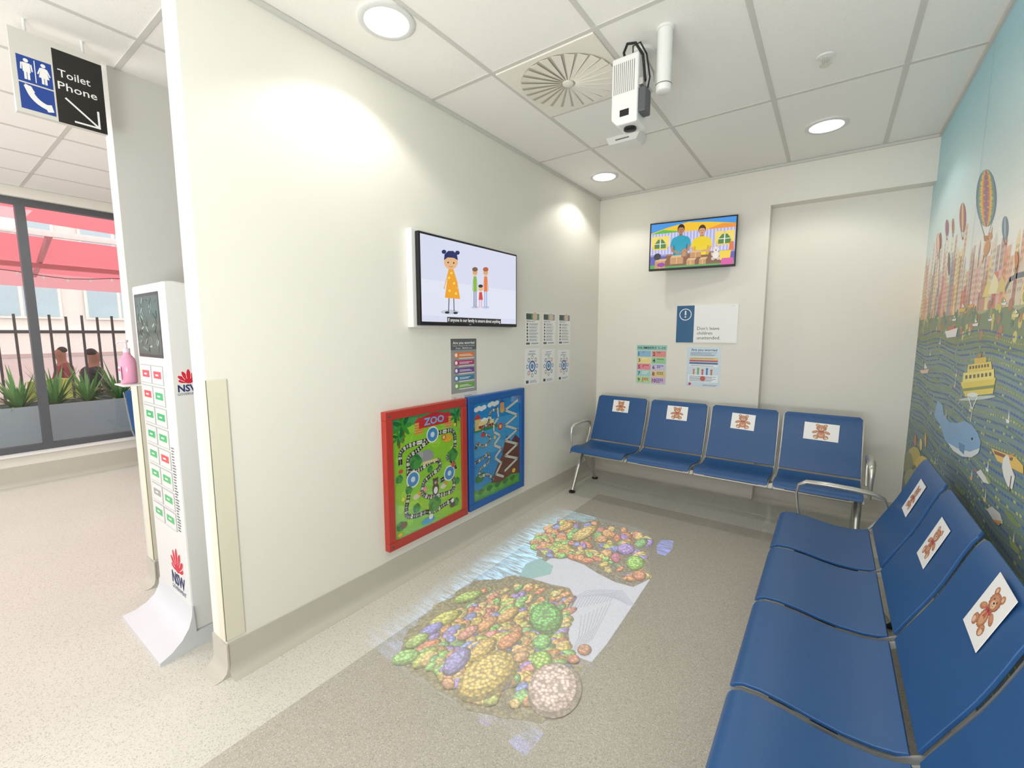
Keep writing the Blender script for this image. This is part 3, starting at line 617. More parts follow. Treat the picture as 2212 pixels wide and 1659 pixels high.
# ================= MAZE BOARDS =================
def maze(ya, yb, za, zb, fm, label, draw):
    t = thing('maze_board', label, 'wall toy', (X0+.02, (ya+yb)/2, za))
    X = X0+.042; fw = .05
    mb = MB()
    mb.box((X0, ya, za), (X, yb, za+fw)); mb.box((X0, ya, zb-fw), (X, yb, zb)); mb.box((X0, ya, za+fw), (X, ya+fw, zb-fw)); mb.box((X0, yb-fw, za+fw), (X, yb, zb-fw))
    mb.build('frame', fm, t, bevel=.004)
    for y in (ya+.025, yb-.025):
        for z in (za+.025, zb-.025):
            MB().tube([(X-.001, y, z), (X+.002, y, z)], .007, 10).build('screw', 'darkframe', t)
    W_, H_ = yb-ya-2*fw, zb-za-2*fw
    a = Art((X0+.026, ya+fw, za+fw), (0, 1, 0), (0, 0, 1)); a.slab(0, 0, W_, H_, .02, c(120, 180, 60))
    a.W_, a.H_ = W_, H_
    def S(s, tt): return (s*W_, tt*H_)
    def E(s, tt, r, col, ry=None, rot=0): a.ell(s*W_, tt*H_, r*W_, (ry if ry else r)*W_, col, rot)
    def R_(s0, t0, s1, t1, col): a.rect(s0*W_, t0*H_, s1*W_, t1*H_, col)
    def Pg(pts, col): a.poly([S(*p) for p in pts], col)
    def TR(pts, w=.034, soft=2):
        sm = [S(*p) for p in pts]
        for _ in range(soft):
            o2 = [sm[0]]
            for A_, B_ in zip(sm[:-1], sm[1:]): o2 += [(A_[0]*.8+B_[0]*.2, A_[1]*.8+B_[1]*.2), (A_[0]*.2+B_[0]*.8, A_[1]*.2+B_[1]*.8)]
            sm = o2+[sm[-1]]
        a.line(sm, w*W_*1.45, c(60, 70, 60)); a.line(sm, w*W_*1.15, c(240, 242, 234)); a.line(sm, w*W_*.4, c(176, 180, 170))
    draw(a, S, E, R_, Pg, TR)
    a.build('playfield', 'gloss', t, fixn=False)
    MB().box((X0+.036, ya+fw, za+fw), (X0+.038, yb-fw, zb-fw)).build('cover', gm, t)
    return t
def zoo(a, S, E, R_, Pg, TR):
    R_(0, 0, 1, 1, c(140, 204, 40)); rr = random.Random(5)
    for _ in range(26): E(rr.random()*.84+.08, rr.random()*.9+.05, rr.uniform(.03, .08), c(160, 216, 60), rr.uniform(.02, .05))
    Pg([(0, .9), (.2, .93), (.5, .9), (.8, .94), (1, .9), (1, 1), (0, 1)], c(80, 164, 90))
    def palm(s, t, k=1):
        a.line([S(s, t-.1*k), S(s+.01, t)], .02*k, c(130, 84, 40))
        for q in range(7): an = q*.9; E(s+.05*k*math.cos(an), t+.035*k*math.sin(an), .06*k, c(26, 110, 50) if q % 2 else c(60, 150, 50), .02*k, an)
    def bush(s, t, k=1):
        for q in range(5): E(s+.03*k*math.cos(q*1.3), t+.02*k*math.sin(q*1.3), .04*k, c(30, 120, 50) if q % 2 else c(60, 150, 60))
    R_(.30, .83, .42, .93, c(226, 170, 80)); R_(.74, .83, .86, .93, c(226, 170, 80))
    for q in range(4): R_(.30, .84+q*.022, .42, .845+q*.022, c(180, 110, 50)); R_(.74, .84+q*.022, .86, .845+q*.022, c(180, 110, 50))
    Pg([(.29, .93), (.43, .93), (.36, .98)], c(206, 50, 44)); Pg([(.73, .93), (.87, .93), (.8, .98)], c(206, 50, 44))
    Pg([(.36, .875), (.8, .875), (.8, .965), (.58, .995), (.36, .965)], c(206, 44, 40)); a.text('ZOO', .43*a.W_, .895*a.H_, .06*a.H_, c(120, 190, 240), w=.3*a.W_, bold=.03)
    palm(.14, .93, 1.2); palm(.92, .92, .9); palm(.09, .84, .8)
    TR([(.1, .62), (.1, .72), (.22, .76), (.5, .76)]); TR([(.62, .8), (.85, .8), (.9, .74), (.9, .62), (.75, .56), (.86, .5), (.9, .42)]); TR([(.5, .76), (.34, .7), (.2, .66), (.2, .54), (.2, .34), (.16, .24), (.16, .16), (.3, .13), (.42, .13)])
    TR([(.2, .54), (.34, .52), (.5, .56), (.64, .56), (.66, .48), (.5, .44), (.4, .4), (.38, .3), (.5, .24), (.72, .22), (.86, .22), (.88, .32), (.8, .38), (.66, .36)])
    TR([(.42, .13), (.56, .1), (.7, .12), (.84, .14)])
    for s, t in ((.55, .8), (.26, .46), (.8, .4)): E(s, t, .09, W); E(s, t, .075, c(60, 140, 200)); E(s, t, .03, c(210, 230, 240))
    E(.46, .62, .10, c(150, 154, 160), .075); E(.36, .64, .05, c(170, 174, 180)); a.line([S(.32, .63), S(.30, .58)], .015, c(150, 154, 160))
    R_(.4, .555, .62, .58, c(226, 214, 150)); 
    E(.78, .73, .07, c(230, 170, 50), .045); E(.72, .75, .035, c(190, 110, 40)); E(.72, .75, .02, c(240, 200, 120))
    E(.58, .3, .05, c(80, 54, 36), .075); E(.58, .37, .04, c(80, 54, 36)); E(.58, .36, .018, c(200, 160, 110)); E(.55, .395, .013, c(80, 54, 36)); E(.61, .395, .013, c(80, 54, 36)); E(.58, .29, .03, W, .04)
    for s, t in ((.3, .3), (.7, .3)): E(s, t, .05, c(220, 210, 190), .03); E(s+.04, t+.02, .022, c(230, 150, 60))
    for s, t, k in ((.3, .6, 1.3), (.86, .56, 1.2), (.2, .38, .7), (.56, .17, 1.4), (.3, .2, .8), (.9, .1, .8), (.08, .1, .8), (.08, .5, .7), (.92, .3, .7), (.5, .5, .6)): bush(s, t, k)
    E(.46, .045, .1, c(70, 160, 210), .035); E(.5, .07, .03, W); E(.12, .1, .05, c(130, 84, 50), .035); E(.84, .09, .045, c(60, 56, 60), .035); E(.84, .13, .025, W)
    E(.07, .03, .03, c(240, 200, 60), .02); E(.86, .47, .03, c(214, 80, 60)); E(.1, .56, .03, c(206, 60, 50), .02); E(.42, .34, .025, c(240, 140, 170)); E(.12, .32, .02, c(240, 220, 80)); E(.9, .84, .02, c(240, 220, 80))
def ride(a, S, E, R_, Pg, TR):
    R_(0, 0, 1, 1, c(40, 140, 206)); R_(0, .45, 1, .8, c(70, 160, 214)); rr = random.Random(9)
    for s, t in ((.14, .93), (.4, .95), (.24, .8)):
        for q in range(4): E(s+.05*q-.06, t+.01*(q % 2), .045, W, .03)
    Pg([(0, .74), (.15, .77), (.5, .74), (.5, .7), (0, .7)], c(60, 140, 70)); R_(.05, .72, .16, .83, c(226, 196, 120)); Pg([(.03, .83), (.18, .83), (.105, .89)], c(200, 70, 60))
    R_(.12, .76, .42, .8, c(240, 220, 150)); R_(.12, .73, .42, .76, c(206, 90, 60))
    for q in range(6): E(.15+.05*q, .745, .014, c(60, 60, 70))
    Pg([(.62, .2), (1, .2), (1, .5), (.9, .56), (.8, .5), (.7, .58), (.6, .42)], c(110, 50, 34)); Pg([(.0, .0), (.3, .06), (.5, .3), (.62, .4), (.9, .3), (1, .2), (1, 0)], c(110, 60, 44))
    for q in range(7): a.line([S(.64+.05*q, .2), S(.66+.045*q, .5)], .004, c(60, 34, 30))
    Pg([(0, .0), (1, 0), (1, .1), (.8, .13), (.55, .09), (.3, .14), (.1, .1), (0, .14)], c(70, 160, 60))
    for q in range(11): E(.07+q*.085, .05+.03*(q % 2), .06, c(36, 120, 50) if q % 2 else c(90, 176, 60), .035)
    for q in range(4): E(.1+.03*q, .22+.02*(q % 2), .05, c(40, 130, 60))
    E(.6, .88, .05, c(226, 180, 60)); R_(.56, .88, .64, .95, c(226, 160, 90)); Pg([(.54, .95), (.66, .95), (.6, .99)], c(60, 90, 160)); E(.56, .7, .05, c(214, 60, 50)); E(.56, .7, .025, c(250, 220, 90))
    z1_ = [(.95, .94)]
    for k in range(9): z1_ += [(.66 if k % 2 == 0 else .95, .86-k*.083)]
    TR(z1_, .026, 0)
    TR([(.5, .9), (.34, .88), (.32, .76), (.2, .74), (.2, .66), (.34, .64), (.34, .56), (.18, .54), (.1, .6), (.06, .54)], .028); TR([(.5, .9), (.52, .8), (.42, .74), (.42, .66), (.56, .6), (.42, .52), (.58, .46), (.44, .38), (.58, .3), (.46, .2), (.62, .14)], .026, 0)
    TR([(.06, .4), (.2, .42), (.32, .46), (.32, .36), (.14, .32), (.12, .24), (.3, .24), (.4, .16)], .028)
    E(.2, .66, .04, c(214, 60, 50), .025); E(.44, .6, .025, c(240, 200, 60)); E(.86, .16, .04, c(240, 200, 60), .03)
maze(1.56, 2.248, .222, 1.055, 'red', 'red framed zoo maze board with green playfield, low on the left wall', zoo)
maze(2.268, 2.955, .227, 1.057, 'bluef', 'blue framed amusement ride maze board with zigzag tracks beside the red one', ride)

# ================= KIOSK =================
KX0, KX1, KY = -2.86, -2.415, .70
t = thing('charging_kiosk', 'white locker kiosk with screen and red government emblem beside the wall end', 'kiosk', (-2.64, .85, 0))
MB().extr([(KY, .06), (KY+.3, .06), (KY+.3, 1.70), (KY+.04, 1.735), (KY, 1.73)], 0, KX0, KX1).build('body', 'kiosk', t, bevel=.008)
fp = [(KY, .19), (KY-.004, .15), (KY-.022, .10), (KY-.055, .06), (KY-.10, .03), (KY-.15, .014), (KY-.15, 0), (KY+.3, 0), (KY+.3, .06), (KY+.01, .06), (KY+.005, .19)]
mb = MB(); n = len(fp); vs = []
for sd in (0, 1):
    for y, z in fp:
        e = .08*max(0, (KY-y)/.15)**.8; vs.append(((KX0-.005-e) if sd == 0 else (KX1+.012+e*.5), y, z))
mb.add(vs, [tuple(range(n)), tuple(range(n, 2*n))[::-1]]+[(i, (i+1) % n, n+(i+1) % n, n+i) for i in range(n)])
M['ksil'] = mat('pale_silver_foot', c(214, 216, 220), .42, metal=.15, var=.02); mb.build('foot', 'ksil', t, smooth=True)
a = Art((KX0, KY-.0015, 0), (1, 0, 0), (0, 0, 1))
a.rect(.03, 1.385, .375, 1.69, c(20, 24, 24)); a.rect(.045, 1.40, .36, 1.675, c(70, 96, 84))
rr = random.Random(2)
for _ in range(60): a.ell(.06+rr.random()*.28, 1.42+rr.random()*.24, .02, .005, rr.choice([c(30, 50, 40), c(130, 160, 150), c(190, 210, 206), c(50, 70, 60)]), rr.random()*3)  # reflections on the dark screen, put into its colour and glow
a.build('screen', 'screen2', t, fixn=False)
for r_ in range(8):
    for q_ in range(2):
        a = Art((KX0, KY-.002, 0), (1, 0, 0), (0, 0, 1)); x = .03+q_*.165; z = 1.255-r_*.102
        a.slab(x, z, x+.155, z+.092, .004, c(176, 176, 174)); a.h = .0004; a.rect(x+.004, z+.004, x+.151, z+.088, c(218, 218, 216))
        red = (r_, q_) in ((0, 0), (0, 1), (1, 0), (4, 1)); cl = c(216, 64, 76) if red else (c(56, 176, 104) if (r_, q_) != (6, 0) else c(150, 150, 150))
        a.rect(x+.025, z+.03, x+.13, z+.064, cl); a.rect(x+.05, z+.042, x+.09, z+.05, c(220, 236, 226))
        a.build('locker_door', 'gloss', t, fixn=False)
def emblem(a, u, v, s):
    rd = c(196, 26, 50)
    for an, l in ((1.4, .34), (-1.4, .34), (.95, .42), (-.95, .42), (.45, .46), (-.45, .46), (0, .5)):
        a.ell(u+math.sin(an)*l*.55*s, v+.34*s+math.cos(an)*l*.5*s, .078*s, .22*s*l/.5, W, -an, 12); a.ell(u+math.sin(an)*l*.55*s, v+.34*s+math.cos(an)*l*.5*s, .066*s, .205*s*l/.5, rd, -an, 12)
    a.ell(u, v+.37*s, .14*s, .09*s, rd)
    a.text('NSW', u, v, .24*s, NAVY, w=.7*s, bold=.03, align='c'); a.text('GOVERNMENT', u, v-.13*s, .085*s, NAVY, w=.74*s, align='c')
a = Art((KX0, KY-.001, 0), (1, 0, 0), (0, 0, 1)); emblem(a, .30, .245, .25)
a.build('front_emblem', 'paper', t, fixn=False)
a = Art((KX0, KY-.001, 0), (1, 0, 0), (0, 0, 1)); 
for r_ in range(30): a.rect(.365, .96-r_*.014, .365+.045*(1-.4*rr.random()), .965-r_*.014, c(90, 90, 100))
a.build('instruction_print', 'paper', t, fixn=False)
a = Art((KX1+.0005, 0, 0), (0, 1, 0), (0, 0, 1)); emblem(a, .768, 1.232, .13); a.build('side_emblem', 'paper', t, fixn=False)
MB().box((-3.015, .63, 1.232), (-2.86, .73, 1.24)).build('bottle_shelf', 'kiosk', t, bevel=.002)
bt = thing('sanitiser_bottle', 'pink pump bottle of hand sanitiser on the side of the white kiosk', 'bottle', (-2.965, .68, 1.24))
M['pink'] = mat('pink_gel', c(226, 158, 186), .2, var=.04); M['clear'] = mat('clear_plastic', c(214, 204, 208), .15)
bo = (-2.965, .68, 1.24)
MB().lathe(bo, [(.030, 0), (.035, .006), (.035, .11), (.030, .13), (.016, .15), (.014, .162)], 20).build('bottle_body', 'pink', bt, smooth=True)
pm = MB().lathe((bo[0], bo[1], 1.402), [(.015, 0), (.015, .02), (.005, .024), (.005, .05), (.010, .053), (.010, .064)], 14); pm.tube([(bo[0], bo[1], 1.458), (bo[0]-.025, bo[1]-.02, 1.458), (bo[0]-.038, bo[1]-.03, 1.448)], .004, 8)
pm.build('pump', 'clear', bt, smooth=True)
a = Art((bo[0]-.024, bo[1]-.0355, 1.26), (1, 0, 0), (0, 0, 1)); a.rect(0, 0, .048, .07, c(238, 224, 230)); a.rect(.005, .045, .043, .06, c(200, 80, 130))
for k in range(4): a.rect(.008, .01+k*.008, .04, .013+k*.008, c(120, 90, 110))
a.build('bottle_label', 'paper', bt, fixn=False)

# ================= HANGING TOILET SIGN =================
t = thing('hanging_sign', 'hanging black and white sign reading Toilet Phone with blue pictograms and arrow', 'sign', (-3.0, .55, 2.48))
SX = -3.0; a = Art((SX, .395, 2.485), (0, 1, 0), (0, 0, 1)); w, h = .305, .352
a.slab(0, 0, w, h, .03, c(214, 212, 204)); a.rect(.132, 0, w, h-.03, c(28, 26, 24))
bl = c(24, 66, 150)
for v0 in (.134, .018): a.rect(.016, v0, .126, v0+.11, bl)
for dx, fem in ((.045, 0), (.099, 1)):
    v0 = .142; a.ell(dx, v0+.084, .008, .008, W)
    if fem: a.poly([(dx-.008, v0+.074), (dx+.008, v0+.074), (dx+.017, v0+.03), (dx-.017, v0+.03)], W); a.line([(dx-.010, v0+.07), (dx-.019, v0+.044)], .005, W); a.line([(dx+.010, v0+.07), (dx+.019, v0+.044)], .005, W)
    else: a.rect(dx-.012, v0+.035, dx+.012, v0+.074, W); a.line([(dx-.015, v0+.07), (dx-.017, v0+.044)], .005, W); a.line([(dx+.015, v0+.07), (dx+.017, v0+.044)], .005, W)
    a.rect(dx-.009, v0+.004, dx-.001, v0+.036, W); a.rect(dx+.001, v0+.004, dx+.009, v0+.036, W)
a.rect(.070, .142, .073, .236, W)
arc_o = [(.112+.078*math.cos(math.radians(an)), .12+.084*math.sin(math.radians(an))) for an in range(176, 277, 10)]; arc_i = [(.112+.056*math.cos(math.radians(an)), .12+.062*math.sin(math.radians(an))) for an in range(272, 180, -10)]
a.poly(arc_o+arc_i, W); a.poly([(.030, .118), (.052, .122), (.064, .098), (.040, .088)], W); a.poly([(.088, .056), (.100, .028), (.120, .034), (.114, .064)], W)
a.text('Toilet', .146, .205, .034, W, w=.112, bold=.005); a.text('Phone', .142, .150, .034, W, w=.136, bold=.005)
a.line([(.165, .115), (.27, .025)], .008, W); a.line([(.19, .02), (.278, .02)], .008, W); a.line([(.276, .018), (.276, .095)], .008, W)
a.build('sign_panel', 'gloss', t, fixn=False)
for y in (.45, .64): MB().tube([(SX-.015, y, 2.835), (SX-.015, y, ZC)], .006, 8).build('hanger', 'white', t)

# ================= CEILING FITTINGS =================
def downlight(x, y, label, group='round ceiling downlights'):
    t = thing('downlight', label, 'ceiling light', (x, y, ZC-.02), 0, group)
    n = 40; mb = MB(); prof = [(.125, -.001), (.125, -.008), (.115, -.013), (.098, -.010), (.094, -.002)]; vs = []; fs = []
    for r, z in prof:
        for k in range(n): vs.append((x+r*math.cos(2*math.pi*k/n), y+r*math.sin(2*math.pi*k/n), ZC+z))
    for i in range(len(prof)-1):
        for k in range(n): fs.append((i*n+k, i*n+(k+1) % n, (i+1)*n+(k+1) % n, (i+1)*n+k))
    mb.add(vs, fs).build('trim_ring', 'kiosk', t, smooth=True)
    MB().lathe((x, y, ZC-.006), [(.095, 0), (.095, .005)], n).build('diffuser', 'lamp', t)
    ld = bpy.data.lights.new('downlight_beam', 'SPOT'); ld.energy = 13; ld.spot_size = math.radians(130); ld.spot_blend = .35; ld.shadow_soft_size = .03; ld.color = (1, .975, .91)
    lo = bpy.data.objects.new('downlight_beam', ld); C.objects.link(lo); lo.parent = t; lo.location = (0, 0, -.012)
downlight(-1.713, 1.408, 'large looking round downlight nearest the camera, top left over the left wall')
downlight(-1.743, 3.812, 'round downlight in the far left ceiling corner by the back wall')
downlight(-.126, 3.788, 'round downlight on the right, above the back wall recess')
downlight(-.126, 1.408, 'round downlight over the mural-side seats, above the picture frame')
t = thing('air_diffuser', 'round swirl air diffuser with radial blades in a square ceiling plate', 'air vent', (-1.28, 2.3, ZC-.02))
MB().box((-1.567, 2.013, ZC-.010), (-.993, 2.587, ZC)).build('plate', 'diff', t, bevel=.002)
MB().lathe((-1.28, 2.3, ZC-.0125), [(.262, 0), (.262, .002)], 48).build('backing', 'slot2', t)
for k in range(24):
    an = 2*math.pi*k/24; d = Vector((math.cos(an), math.sin(an), 0)); e = Vector((-d.y, d.x, 0)); o = Vector((-1.28, 2.3, ZC))
    z0_, z1_ = -.015, -.021
    p = [o+d*.040-e*.004+ZZ*z0_, o+d*.26-e*.027+ZZ*z0_, o+d*.26+e*.025+ZZ*z1_, o+d*.040+e*.004+ZZ*z1_]
    q2 = [v+ZZ*.0015 for v in p]
    MB().add(p+q2, [(0, 1, 2, 3), (7, 6, 5, 4), (0, 4, 5, 1), (1, 5, 6, 2), (2, 6, 7, 3), (3, 7, 4, 0)]).build('blade', 'diff', t)
MB().lathe((-1.28, 2.3, ZC-.026), [(.016, 0), (.030, .004), (.032, .012)], 24).build('hub', 'diff', t, smooth=True)
# projector
t = thing('projector', 'white projector hung vertically from the ceiling with side vents and lens facing down', 'projector', (-.87, 2.18, 2.50))
PX0, PX1, PY0, PY1, PZ0, PZ1 = -.942, -.812, 2.12, 2.245, 2.495, 2.80
MB().extr([(PX0, PZ0+.03), (PX0+.03, PZ0), (PX1, PZ0), (PX1, PZ1), (PX0, PZ1)], 1, PY0, PY1).build('casing', 'white', t, bevel=.008)
for k in range(11): MB().box((PX0+.012+k*.0098, PY0-.0015, PZ0+.14), (PX0+.0145+k*.0098, PY0+.001, PZ1-.03)).build('vent_slot', 'slot', t)
MB().box((PX0+.045, PY0-.002, PZ0+.035), (PX0+.09, PY0+.001, PZ0+.065)).build('lens_window', 'black', t, bevel=.001)
MB().lathe((PX0+.075, PY0+.06, PZ0-.012), [(.022, 0), (.03, .003), (.03, .014)], 20).build('lens', 'black', t, smooth=True)
MB().box((PX1, PY0+.01, PZ0+.04), (PX1+.035, PY0+.085, PZ0+.15)).build('receiver_box', 'darkframe', t, bevel=.006)
MB().box((PX1, PY0+.01, PZ0+.16), (PX1+.02, PY0+.05, PZ0+.19)).build('bracket_clip', 'alu', t, bevel=.002)
mb = MB().tube([(PX1-.045, PY1+.01, PZ0+.18), (PX1-.045, PY1+.045, PZ0+.22), (PX1-.045, PY1+.055, PZ1), (PX1-.045, PY1+.055, ZC)], .016, 12); mb.box((PX1-.08, PY1-.002, PZ0+.14), (PX1-.01, PY1+.02, PZ0+.24)); mb.box((PX1, PY1-.05, PZ0+.17), (PX1+.03, PY1+.01, PZ0+.22))
mb.box((PX1+.0, PY1-.03, PZ0+.22), (PX1+.008, PY1-.01, PZ1-.02)); mb.lathe((PX1-.045, PY1+.055, ZC-.02), [(.05, 0), (.058, .005), (.058, .02)], 24)
mb.build('mount_arm', 'white', t, smooth=True)
MB().tube([(PX0+.05, PY0+.05, PZ1-.004), (PX0+.045, PY0+.03, PZ1+.03), (PX0+.07, PY0+.01, PZ1+.052), (PX0+.11, PY0+.01, PZ1+.042), (PX1+.01, PY0+.03, PZ1-.01), (PX1+.022, PY0+.035, PZ1-.12), (PX1+.012, PY0+.05, PZ0+.18)], .0065, 8).build('cable', 'black', t, smooth=True)
MB().tube([(PX0+.08, PY0+.06, PZ1-.004), (PX0+.09, PY0+.03, PZ1+.045), (PX0+.125, PY0+.03, PZ1+.05), (PX1+.02, PY0+.05, PZ1+.0), (PX1+.035, PY0+.06, PZ1-.1), (PX1+.02, PY0+.07, PZ0+.15)], .004, 8).build('cable', 'black', t, smooth=True)
MB().tube([(PX1-.02, PY1, PZ0+.25), (PX1+.03, PY1+.01, PZ0+.22), (PX1+.03, PY1, PZ1-.05), (PX1-.01, PY1+.02, PZ1+.03)], .004, 8).build('cable', 'bracket', t, smooth=True)
MB2 = MB().lathe((-.715, 2.19, 2.615), [(.028, 0), (.034, .004), (.036, .03), (.034, .034), (.034, ZC-2.615-.012), (.04, ZC-2.615-.01), (.04, ZC-2.615)], 28)
t = thing('hanging_cylinder', 'slim white cylinder hanging from the ceiling right of the projector', 'ceiling fixture', (-.715, 2.19, 2.615))
MB2.build('housing', 'white', t, smooth=True); MB().lathe((-.715, 2.19, 2.645), [(.0365, 0), (.0365, .004)], 28).build('seam_band', 'slot', t)
p = hit(1352, 306, 2, ZC-.03)
t = thing('ceiling_sensor', 'flat white sensor box on the ceiling just below the projector in view', 'sensor', (p.x, p.y, ZC-.045))
MB().extr([(p.x-.13, ZC), (p.x+.13, ZC), (p.x+.10, ZC-.055), (p.x-.10, ZC-.055)], 1, p.y-.07, p.y+.07).build('housing', 'white', t, bevel=.006); MB().box((p.x-.05, p.y-.072, ZC-.036), (p.x+.05, p.y-.05, ZC-.028)).build('lens_strip', 'slot', t)
t = thing('sprinkler', 'small chrome fire sprinkler in the ceiling left of the right downlight', 'sprinkler', (-.122, 2.874, ZC-.05))
MB().lathe((-.122, 2.874, ZC-.006), [(.035, 0), (.04, .006)], 24).build('escutcheon', 'white', t, smooth=True)
mb = MB().lathe((-.122, 2.874, ZC-.045), [(.024, 0), (.024, .002), (.004, .004), (.004, .012)], 16); mb.tube([(-.137, 2.874, ZC-.006), (-.137, 2.874, ZC-.025), (-.124, 2.874, ZC-.036)], .003, 6); mb.tube([(-.107, 2.874, ZC-.006), (-.107, 2.874, ZC-.025), (-.12, 2.874, ZC-.036)], .003, 6); mb.tube([(-.122, 2.874, ZC-.04), (-.122, 2.874, ZC)], .004, 6)
mb.build('nozzle', 'alu', t, smooth=True)

# ================= PROJECTED REEF =================
pmat = bpy.data.materials.new('projected_water_glow'); pmat.use_nodes = True; nt = pmat.node_tree; nt.nodes.remove(nt.nodes['Principled BSDF']); N = nt.nodes.new; Lk = nt.links.new  # emission added over the floor for the projected water
em = N('ShaderNodeEmission'); tr = N('ShaderNodeBsdfTransparent'); ad = N('ShaderNodeAddShader'); at = N('ShaderNodeAttribute'); at.attribute_name = 'col'
tc = N('ShaderNodeTexCoord'); mp = N('ShaderNodeMapping'); mp.inputs['Scale'].default_value = (2.2, 14, 1); mp.inputs['Rotation'].default_value = (0, 0, .5); nz = N('ShaderNodeTexNoise'); nz.inputs['Scale'].default_value = 4; nz.inputs['Detail'].default_value = 5
Lk(tc.outputs['Object'], mp.inputs[0]); Lk(mp.outputs[0], nz.inputs['Vector'])
mr = N('ShaderNodeMapRange'); mr.inputs['From Min'].default_value = .38; mr.inputs['From Max'].default_value = .72; mr.inputs['To Min'].default_value = .2; mr.inputs['To Max'].default_value = 1.9; Lk(nz.outputs['Fac'], mr.inputs['Value'])
mu = N('ShaderNodeMath'); mu.operation = 'MULTIPLY'; Lk(mr.outputs[0], mu.inputs[0]); mu.inputs[1].default_value = .85
Lk(at.outputs['Color'], em.inputs['Color']); Lk(mu.outputs[0], em.inputs['Strength']); Lk(em.outputs[0], ad.inputs[0]); Lk(tr.outputs[0], ad.inputs[1]); Lk(ad.outputs[0], nt.nodes['Material Output'].inputs[0])
t = thing('projected_reef_decal', 'glowing decal of a projected coral reef picture lying on the floor in front of the maze boards', 'projection', (-1.2, 2, .001))  # glowing floor decal stands in for light from the projector
wa = Art((0, 0, .0008), (1, 0, 0), (0, 1, 0))
TL, BL_ = (1195, 1094), (770, 1372)
nseg = 20
def LP(a_, b_, f): return (a_[0]*(1-f)+b_[0]*f, a_[1]*(1-f)+b_[1]*f)
wa.freeze = True
for i in range(nseg):
    f0, f1 = i/nseg, (i+1)/nseg
    for j in range(20):
        g0, g1 = j/20, (j+1)/20
        quad = [LP(LP(TL, (1290, 1118), f0), LP(BL_, (860, 1440), f0), g0), LP(LP(TL, (1290, 1118), f1), LP(BL_, (860, 1440), f1), g0), LP(LP(TL, (1290, 1118), f1), LP(BL_, (860, 1440), f1), g1), LP(LP(TL, (1290, 1118), f0), LP(BL_, (860, 1440), f0), g1)]
        st = min(1, (f0+.02)*1.5)*(1-.8*g0**1.5)*min(1, .3+g0*5); base = lerp(c(140, 200, 226), c(120, 150, 206), g0)
        wa.ppoly(quad, tuple(v*st for v in base[:3])+(1,))
for poly, col, st in (([(1290, 1118), (1400, 1145), (1405, 1250), (1270, 1440), (1165, 1590), (1130, 1600), (1095, 1585), (960, 1505), (860, 1440), (1150, 1223)], c(140, 160, 180), .12), ([(1418, 1180), (1428, 1166), (1455, 1168), (1452, 1186), (1438, 1200), (1420, 1196)], c(90, 120, 230), .5),
                      ([(1098, 1600), (1150, 1570), (1175, 1585), (1130, 1640)], c(110, 130, 220), .35), ([(1028, 1556), (1082, 1528), (1098, 1540), (1050, 1572)], c(130, 110, 210), .2)):
    wa.ppoly(poly, tuple(v*st for v in col[:3])+(1,))
wa.build('water', pmat, t, fixn=False)
ra = Art((0, 0, .0012), (1, 0, 0), (0, 1, 0), step=2.5e-6)
def tx(col, k, m_=1): return (col[0]*m_, col[1]*m_, col[2]*m_, k)      # alpha = amount of coral cell texture
def ragged(pts, amp, seed=1, n=5):
    r_ = random.Random(seed); out = []
    for a_, b_ in zip(pts, pts[1:]+pts[:1]):
        for i in range(n): p_ = LP(a_, b_, i/n); out.append((p_[0]+r_.uniform(-amp, amp), p_[1]+r_.uniform(-amp, amp)*.7))
    return out
ra.ppoly(ragged([(1155, 1170), (1205, 1128), (1290, 1124), (1350, 1142), (1400, 1164), (1402, 1250), (1368, 1268), (1290, 1238), (1225, 1206), (1165, 1206)], 5, 3), tx(c(180, 170, 150), .9, .55))
ra.ppoly(ragged([(1025, 1258), (1110, 1244), (1150, 1250), (1190, 1262), (1232, 1272), (1245, 1296), (1222, 1330), (1230, 1380), (1222, 1424), (1264, 1440), (1222, 1500), (1178, 1560), (1130, 1556), (1020, 1538), (946, 1492), (854, 1424), (880, 1360), (940, 1308)], 5, 4), tx(c(186, 176, 130), .9, .55))
ra.ppoly([(1165, 1222), (1190, 1206), (1225, 1206), (1262, 1220), (1290, 1238), (1330, 1258), (1368, 1268), (1405, 1250), (1360, 1318), (1310, 1392), (1278, 1430), (1250, 1420), (1222, 1424), (1230, 1380), (1222, 1330), (1245, 1296), (1230, 1270), (1190, 1262), (1150, 1250)], tx(c(222, 228, 244), 0, .8))
rr = random.Random(11)
for k in range(14):
    b = k*7; ra.pline([(1226+b, 1318-k*1.5), (1240+b, 1292-k), (1268+b*.9, 1276+b*.25), (1300+b*.6, 1274+b*.35), (1345+b*.3, 1276+b*.35)], .006, tx(c(186, 194, 216), 0, .8))
for k in range(8): ra.pline([(1235+k*6, 1412-k*4), (1250+k*7, 1378-k*5), (1256+k*9, 1330-k*4)], .006, tx(c(192, 198, 216), 0, .8))
ra.ppoly([(1150, 1250), (1122, 1244), (1136, 1218), (1165, 1206), (1195, 1222), (1190, 1240)], tx(c(150, 212, 216), 0, .7))
def dome(x, y, rx, ry, col, rot=0, k=.85):
    n = 20 if rx > 16 else 12
    ra.pell(x+rx*.04, y+ry*.06, rx, ry, tx(col, 1, .30), rot, n); ra.pell(x-rx*.03, y-ry*.05, rx*.88, ry*.87, tx(col, k, .7), rot, n)
    ra.pell(x-rx*.08, y-ry*.14, rx*.68, ry*.64, tx(lerp(col, (1, 1, 1, 1), .1), k, 1.05), rot, n)
pal = [c(244, 166, 92), c(238, 206, 78), c(206, 220, 86), c(176, 140, 236), c(240, 140, 130), c(150, 224, 106), c(252, 214, 126), c(140, 160, 240), c(238, 136, 84), c(120, 196, 110), c(250, 184, 110), c(226, 206, 120)]
pl = []
